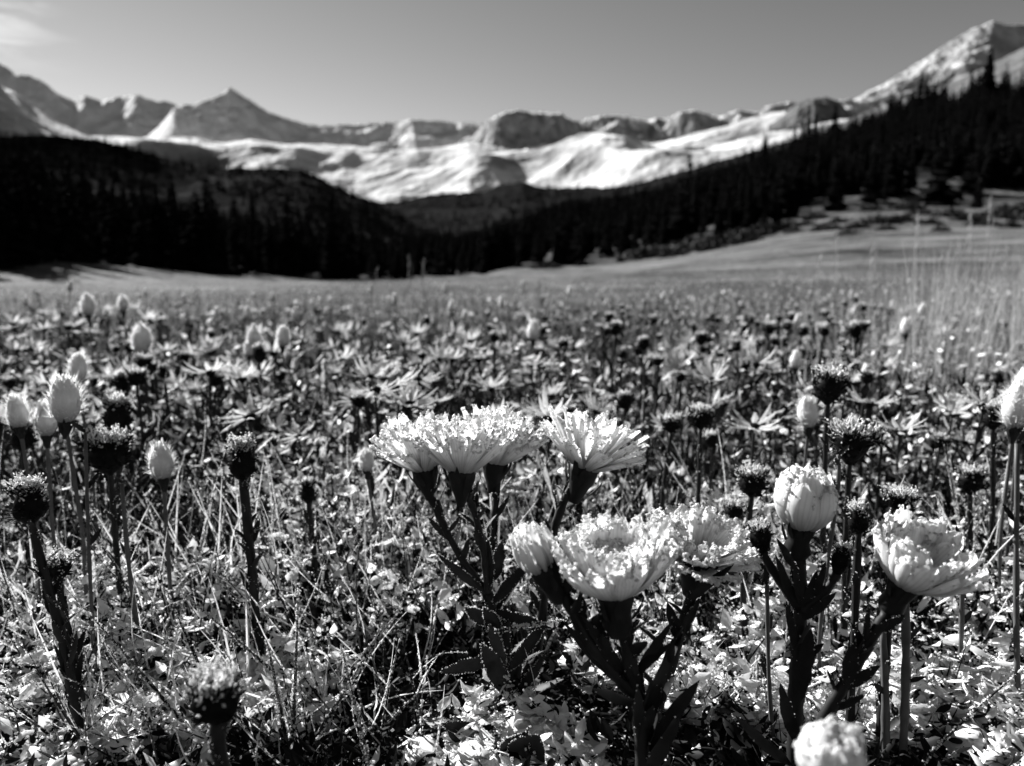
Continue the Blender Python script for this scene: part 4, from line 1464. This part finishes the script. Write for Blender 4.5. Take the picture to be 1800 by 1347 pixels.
# small pale flowers too far off to part
def far_heads():
    n = 1500
    r = np.exp(fr_.uniform(math.log(2.0), math.log(16), n))
    px = fr_.uniform(-150, 1950, n)
    x, y = (px - CX) / FPX * r, r
    h = fr_.uniform(.05, .125, n)
    z = ground_z(x, y)
    s = fr_.uniform(.006, .013, n)
    tops = np.stack([x, y, z + h], -1)
    gv, gf = granules(tops, .004, .009, fr_, .5)
    link('far_flowers', mesh_from('far_flowers', gv, gf), M_ray, kind='stuff')
    b = np.stack([x, y, z], -1)
    d = np.tile([0, 0, 1.0], (n, 1))
    sd = np.tile([1.0, 0, 0], (n, 1))
    V, F, f2, _ = strips(b, d, sd, h, np.full(n, .003), fr_.uniform(-.1, .1, n), 3, 'blade', np.zeros(n), .3, fr_)
    link('far_flower_stalks', mesh_from('far_flower_stalks', V, F, False, {'frost': f2}), M_stem, kind='stuff')


far_heads()

# ------------------------------------------------------------------ ground cover
gr = np.random.default_rng(4242)


def scatter_pts(n, rlo, rhi, pad=520):
    n = int(n * 1.3)
    r = np.exp(gr.uniform(math.log(rlo), math.log(rhi), n))
    px = gr.uniform(-pad, 1800 + pad, n)
    x, y = (px - CX) / FPX * r, r
    return x, y, r, px


def mask_noise(x, y, s, o=0.0):
    return G_N.fbm(x / s + o, y / s + o, 3)


def leaf_litter():
    Vs, Fs, Rs, off, rims = [], [], [], 0, []
    for n, rlo, rhi, lo, hi, e0, e1, zlo, zhi, segs in ((15000, .2, .55, .003, .0105, -20, 50, 0, .012, 4), (15000, .45, 1.6, .005, .017, -10, 60, 0, .02, 3)):
        x, y, r, px = scatter_pts(n, rlo, rhi)
        n = len(x)
        z = ground_z(x, y) + gr.uniform(zlo, zhi, n)
        d, sd = rand_dirs(n, e0, e1, gr)
        L = gr.uniform(lo, hi, n) * np.clip(.75 + .3 * np.sqrt(r), .7, 1.3)
        f = np.where(gr.random(n) < np.clip(.26 + 1.5 * mask_noise(x, y, .05, 2.0) + .12 * (px > 900), .02, .8), .75, -.3)
        V, F, fr, G = strips(np.stack([x, y, z], -1), d, sd, L, L * gr.uniform(.22, .5, n), gr.uniform(-.5, .5, n), segs, 'leaf', f, .2, gr)
        Vs.append(V)
        Fs.append(F + off)
        Rs.append(fr)
        off += len(V)
        if rlo < .3:
            rims.append(G[r < .5].reshape(-1, 3))
    link('leaf_litter', mesh_from('leaf_litter', np.concatenate(Vs), np.concatenate(Fs), True, {'frost': np.concatenate(Rs)}), M_litter, kind='stuff')
    return np.concatenate(rims)


def upright_foliage():
    n = 26000
    x, y, r, px = scatter_pts(n, .30, 3.0)
    n = len(x)
    hmax = np.clip((r - .27) * .20, .004, .085) * np.clip(.8 + .9 * mask_noise(x, y, .22, 6.0), .25, 1.5)
    u = gr.random(n) ** 1.2
    z = ground_z(x, y) + u * hmax
    d, sd = rand_dirs(n, 5, 80, gr)
    L = gr.uniform(.007, .019, n) * np.clip(.8 + .25 * r, .8, 1.25)
    f = np.where(gr.random(n) < np.clip(.0 + .22 * u - .12 * (r > .55) + .9 * mask_noise(x, y, .12, 4.0), .0, .6), .7, -.4)
    V, F, fr, _ = strips(np.stack([x, y, z], -1), d, sd, L, L * gr.uniform(.14, .34, n), gr.uniform(-.4, .4, n), 3, 'leaf', f, .2, gr)
    link('meadow_foliage', mesh_from('meadow_foliage', V, F, True, {'frost': fr}), M_litter, kind='stuff')
    # rimed leaves that lie open to the sun on top of it all
    n = 25000
    x, y, r, px = scatter_pts(n, .22, 2.6)
    n = len(x)
    keep = (mask_noise(x, y, .05, 2.0) + .3 * mask_noise(x, y, .5, 8.0) > -.03) & (gr.random(n) < np.clip(1.3 - r * 1.0, .07, .85))
    keep &= gr.random(len(x)) < np.where((px < 850) & (r < .6), .95, 1.0)
    x, y, r = x[keep], y[keep], r[keep]
    n = len(x)
    top = np.where(r < .45, np.clip((r - .2) * .2, .002, .05) * gr.uniform(.4, 1.1, n), np.clip((r - .26) * .18, .03, .085) * gr.uniform(.5, 1.15, n))
    d, sd = rand_dirs(n, -25, 35, gr)
    L = np.where(r < .5, gr.uniform(.0025, .0105, n), gr.uniform(.0035, .0105, n) * np.clip(.8 + .4 * r, .8, 1.5))
    V, F, fr, _ = strips(np.stack([x, y, ground_z(x, y) + top], -1), d, sd, L, L * gr.uniform(.3, .62, n), gr.uniform(-.5, .5, n), 3, 'leaf', gr.uniform(.6, 1.0, n), .2, gr)
    link('rimed_leaves', mesh_from('rimed_leaves', V, F, True, {'frost': fr}), M_litter, kind='stuff')
    return V.reshape(n, -1, 3)[r < .5].reshape(-1, 3)


def foliage_stalks():
    n = 5200
    x, y, r, px = scatter_pts(n, .34, 2.6)
    n = len(x)
    h = np.clip((r - .24) * .20, .02, .095) * gr.uniform(.5, 1.1, n)
    d, sd = rand_dirs(n, 68, 90, gr)
    V, F, fr, _ = strips(np.stack([x, y, ground_z(x, y) - .002], -1), d, sd, h, gr.uniform(.0009, .0021, n), gr.uniform(-.16, .16, n), 4, 'blade', gr.uniform(-.2, .25, n), .5, gr)
    link('meadow_stalks', mesh_from('meadow_stalks', V, F, False, {'frost': fr}), M_stem, kind='stuff')


def near_grass():
    n = 6200
    x, y, r, px = scatter_pts(n, .2, 1.2)
    n = len(x)
    m = mask_noise(x, y, .10, 9.0)
    keep = (m > -.12) | (gr.random(n) < .25)
    x, y, r = x[keep], y[keep], r[keep]
    n = len(x)
    hm = np.clip((r - .20) * .36, .009, .085)
    L = hm * gr.uniform(.5, 1.25, n)
    d, sd = rand_dirs(n, 4, 80, gr)
    d[:, 0] -= .12
    d /= np.linalg.norm(d, axis=1)[:, None]
    V, F, fr, G = strips(np.stack([x, y, ground_z(x, y) - .002], -1), d, sd, L, gr.uniform(.0004, .0012, n), gr.uniform(-.5, .5, n), 6, 'blade', gr.uniform(-.2, .7, n), .5, gr)
    n = 1150
    r2 = gr.uniform(.24, .46, n)
    px2 = gr.uniform(-100, 1900, n) * gr.choice([.4, 1.0], n)
    r2 = np.where((px2 > 740) & (r2 < .34), r2 + .12, r2)
    x, y = (px2 - CX) / FPX * r2, r2
    d, sd = rand_dirs(n, 25, 78, gr)
    d[:, 0] -= .25
    d /= np.linalg.norm(d, axis=1)[:, None]
    V2, F2, fr2, G2 = strips(np.stack([x, y, ground_z(x, y) - .002], -1), d, sd, gr.uniform(.03, .085, n) * np.clip(r2 / .4, .6, 1), gr.uniform(.0008, .0016, n), gr.uniform(-.45, .45, n), 6, 'blade', gr.uniform(.2, .95, n), .5, gr)
    link('frosted_grass', mesh_from('frosted_grass', np.concatenate([V, V2]), np.concatenate([F, F2 + len(V)]), True, {'frost': np.concatenate([fr, fr2])}), M_blade, kind='stuff')
    return np.concatenate([G[r < .55].reshape(-1, 3)] + [G2.reshape(-1, 3)] * 3)


M_straw = thin_mat('pale_straw', 0.22, 0.5, 20, 0.45)


def far_grass():
    n = 66000
    r = np.exp(gr.uniform(math.log(1.1), math.log(30), n))
    px = gr.uniform(-650, 2450, n)
    x, y = (px - CX) / FPX * r, r
    tall = np.clip(.65 + .9 * (px - 1000) / 900, .65, 1.5)
    tall = tall * np.clip(.8 + .5 * mask_noise(x, y, 2.0, 5.0), .4, 1.4)
    h = gr.uniform(.04, .14, n) * tall * np.clip(.8 + .1 * r, .8, 1.15)
    d, sd = rand_dirs(n, 60, 90, gr)
    V, F, fr, _ = strips(np.stack([x, y, ground_z(x, y) - .004], -1), d, sd, h, .0011 * np.sqrt(r / 1.1) * gr.uniform(.7, 1.5, n), gr.uniform(-.25, .25, n), 2, 'blade', None, .4, gr)
    n = 2600
    r = np.exp(gr.uniform(math.log(.8), math.log(3.5), n))
    px2 = 1950 - 800 * gr.random(n) ** 1.5
    x, y = (px2 - CX) / FPX * r, r
    h = gr.uniform(.10, .24, n) * np.clip((px2 - 1100) / 550, .45, 1)
    d, sd = rand_dirs(n, 72, 90, gr)
    V2, F2, fr, _ = strips(np.stack([x, y, ground_z(x, y) - .004], -1), d, sd, h, gr.uniform(.0006, .0014, n), gr.uniform(-.2, .2, n), 5, 'blade', None, .4, gr)
    link('meadow_grass', mesh_from('meadow_grass', V, F), M_hay, kind='stuff')
    link('feathery_grass', mesh_from('feathery_grass', V2, F2), M_straw, kind='stuff')


def crust():
    """clumps of frozen snow lying in the litter"""
    n = 7000
    x, y, r, px = scatter_pts(n, .2, .85)
    n = len(x)
    m = mask_noise(x, y, .05, 2.0) + .16 * (px > 950)
    keep = m > .10
    x, y, r = x[keep], y[keep], r[keep]
    n = len(x)
    s = gr.uniform(.0018, .0075, n) * np.clip(.6 + r, .7, 1.5)
    nu, nv = 9, 6
    a = np.arange(nu) / nu * 2 * PI
    b = np.linspace(-.3, PI / 2, nv)
    A, Bb = np.meshgrid(a, b, indexing='ij')
    base = np.stack([np.cos(A) * np.cos(Bb), np.sin(A) * np.cos(Bb), np.sin(Bb) * .55], -1).reshape(-1, 3)
    jit = gr.uniform(.65, 1.25, (n, len(base), 1))
    jit[:, nv - 1::nv] = 1.0
    st = np.stack([gr.uniform(.7, 1.7, n), gr.uniform(.7, 1.5, n), gr.uniform(.6, 1.2, n)], -1)
    V = base[None] * jit * (s[:, None] * st)[:, None, :]
    rot = gr.uniform(0, 6.28, n)
    c, sn = np.cos(rot)[:, None], np.sin(rot)[:, None]
    V = np.stack([V[..., 0] * c - V[..., 1] * sn, V[..., 0] * sn + V[..., 1] * c, V[..., 2]], -1)
    V += np.stack([x, y, ground_z(x, y) + gr.uniform(0, .008, n)], -1)[:, None, :]
    F = (grid_faces(nu, nv, True)[None] + len(base) * np.arange(n)[:, None, None]).reshape(-1, 4)
    link('snow_crust', mesh_from('snow_crust', V.reshape(-1, 3), F, False), M_crust, kind='stuff')


rim_pts = leaf_litter()
rim2_pts = upright_foliage()
foliage_stalks()
blade_pts = near_grass()
far_grass()
crust()
i_ = gr.integers(0, len(rim_pts), 26000)
mk_ = mask_noise(rim_pts[i_][:, 0], rim_pts[i_][:, 1], .05, 2.0) > .0
j_ = gr.integers(0, len(blade_pts) - 3, 34000)
t_ = gr.random(34000)[:, None]
pp = np.concatenate([rim_pts[i_] + gr.normal(size=(26000, 3)) * .0007, blade_pts[j_] * (1 - t_) + blade_pts[j_ + 3] * t_ * 1.0])
ok = np.concatenate([mk_, np.linalg.norm(blade_pts[j_] - blade_pts[j_ + 3], axis=1) < .02])
k_ = gr.integers(0, len(rim2_pts), 34000)
pp = np.concatenate([pp[ok], rim2_pts[k_] + gr.normal(size=(34000, 3)) * .0008])
gv, gf = granules(pp, .00016, .0006, gr)
link('ground_frost', mesh_from('ground_frost', gv, gf), M_rime, kind='stuff')


# ------------------------------------------------------------------ single blades and stalks one can pick out
def blade_thing(b, t, wpx, label, rim=160, bend=.1, frost=.35):
    org = P(*b)
    g = thing('frosted_grass_leaf', label, 'grass', org)
    L = np.linalg.norm(P(*t) - org)
    d = nrm(P(*t) - org)
    sd = nrm(np.cross(d, [0.2, -1, .3]))
    V, F, fr, G = strips(np.zeros((1, 3)), d[None], sd[None], np.array([L]), np.array([wpx * t[2] / FPX]), np.array([bend]), 9, 'blade', np.array([frost]), .4)
    link('blade', mesh_from('blade', V, F, True, {'frost': fr}), M_blade, g)
    E = G[0][:, (0, 2)].reshape(-1, 3)
    i = prng.integers(0, len(E) - 2, rim)
    q = prng.random(rim)[:, None]
    gv, gf = granules(E[i] * (1 - q) + E[i + 2] * q + prng.normal(size=(rim, 3)) * .0003, .00015, .0005)
    link('frost', mesh_from('frost', gv, gf), M_rime, g, kind='stuff')


for b, t, w, lab in [((400, 1290, .26), (290, 1008, .25), 8, 'long frosted grass blade slanting up left, above the blurred low seed head'),
                     ((330, 1280, .25), (128, 1030, .25), 7, 'thin dark blade slanting across from the small cup-shaped seed head'),
                     ((515, 1300, .25), (528, 1010, .25), 8, 'upright frosted blade right of the blurred low seed head'),
                     ((560, 1290, .24), (680, 1090, .25), 9, 'frosted blade leaning right at the bottom, left of the merged asters'),
                     ((480, 1180, .28), (325, 1040, .28), 6, 'thin dark blade leaning left at knee height of the columnar seed head'),
                     ((500, 1280, .26), (470, 1110, .25), 11, 'broad pale frosted blade standing beside the blurred low seed head'),
                     ((650, 1345, .22), (600, 1130, .23), 6, 'dark thin blade at the bottom, leaning left of the merged asters'),
                     ((870, 1110, .262), (990, 1088, .262), 6, 'frosted twig lying across the stem of the merged asters'),
                     ((1620, 1340, .24), (1800, 1150, .25), 6, 'dark bent blade low in the right corner')]:
    blade_thing(b, t, w, lab)


def tall_stalk(px, ytop, r, label, grp, seed, mat=None):
    mat = mat or M_straw
    q = np.random.default_rng(seed)
    x, y = (px - CX) / FPX * r, r
    g = np.array([x, y, float(ground_z(x, y)) - .003])
    top = P(px + q.uniform(-14, 14), ytop, r)
    t = thing('grass_stalk', label, 'grass', g, grp)
    add_stem(t, g, [g, g * .5 + top * .5 + np.array([q.uniform(-.012, .012) * r, 0, 0]), g * .15 + top * .85 + np.array([q.uniform(-.006, .006) * r, 0, 0]), top], .0006 * math.sqrt(r), .0004 * math.sqrt(r), mat, 'stem', 0, 5)
    n = 26
    u = q.uniform(.0, .06, n) * min(r, 2)
    a = q.uniform(0, 6.28, n)
    d = np.stack([np.cos(a) * .35, np.sin(a) * .35, np.ones(n)], -1)
    d /= np.linalg.norm(d, axis=1)[:, None]
    sd = np.stack([-np.sin(a), np.cos(a), np.zeros(n)], -1)
    V, F, fr, _ = strips((top - g)[None] - np.stack([u * 0, u * 0, u], -1), d, sd, q.uniform(.008, .016, n), np.full(n, .0013), np.zeros(n), 2, 'leaf', None, .2, q)
    link('seed_spike', mesh_from('seed_spike', V, F), mat, t)


for i, (px, yt, r) in enumerate([(1612, 370, 1.6), (1598, 400, 1.9), (1750, 350, 1.7), (1708, 375, 1.5), (1782, 430, 1.3), (1660, 440, 1.8), (1478, 418, 1.7), (1545, 430, 2.2), (1522, 440, 1.4), (1690, 420, 2.0), (1440, 455, 1.5), (1640, 460, 1.2)]):
    tall_stalk(px, yt, r, 'tall thin pale grass stalk rising above the meadow, right, before the slope', 'tall grass stalks on the right', 500 + i)
for i, (px, yt, r) in enumerate([(715, 452, 1.5), (734, 460, 1.2), (672, 474, 1.7), (945, 497, 1.3)]):
    tall_stalk(px, yt, r, 'thin grass stalk rising against the dark valley forest', 'grass stalks before the valley forest', 530 + i, M_hay)


def bare_stalk(path, r0, label, seed):
    org = P(*path[0])
    t = thing('dry_stalk', label, 'stalk', org)
    _, pth = add_stem(t, org, pts(*path), r0, r0 * .8, M_pale_stem, 'stem', .2)
    r = np.random.default_rng(seed)
    q = pth[-1]
    for k in range(3):
        a = r.uniform(0, 6.28)
        add_leaf(t, org, pth[-1 - 3 * k], pth[-1 - 3 * k] + np.array([math.cos(a) * .006, math.sin(a) * .006, .006]), .0022, .2, None, .3, 8, rng=r)


for i, (path, r0, lab) in enumerate([
        ([(1362, 1345, .26), (1352, 1200, .26), (1348, 1030, .26)], .0009, 'thin pale bare stalk left of the globe-shaped aster\'s stem'),
        ([(1440, 1240, .30), (1442, 1100, .30), (1472, 860, .31), (1474, 800, .31)], .0010, 'pale bare stalk just right of the globe-shaped aster'),
        ([(1556, 1345, .25), (1556, 1220, .25), (1552, 1110, .25)], .0016, 'thick dark stalk right below the cupped aster, left one of two'),
        ([(1586, 1345, .25), (1592, 1200, .25), (1592, 1060, .25)], .0017, 'thick dark stalk right below the cupped aster, right one of two'),
        ([(1686, 1240, .30), (1690, 1100, .30), (1692, 960, .30)], .0011, 'thin pale stalk right of the cupped aster'),
        ([(1790, 1260, .28), (1786, 1050, .29), (1788, 780, .30)], .0012, 'long pale stalk along the right edge'),
        ([(240, 1100, .32), (225, 980, .32), (214, 850, .32)], .0011, 'pale bare stalk under the round black seed head'),
        ([(165, 1150, .30), (156, 960, .31), (150, 760, .32)], .0009, 'thin pale stalk among the stems of the woolly bud cluster')]):
    bare_stalk(path, r0, lab, 600 + i)
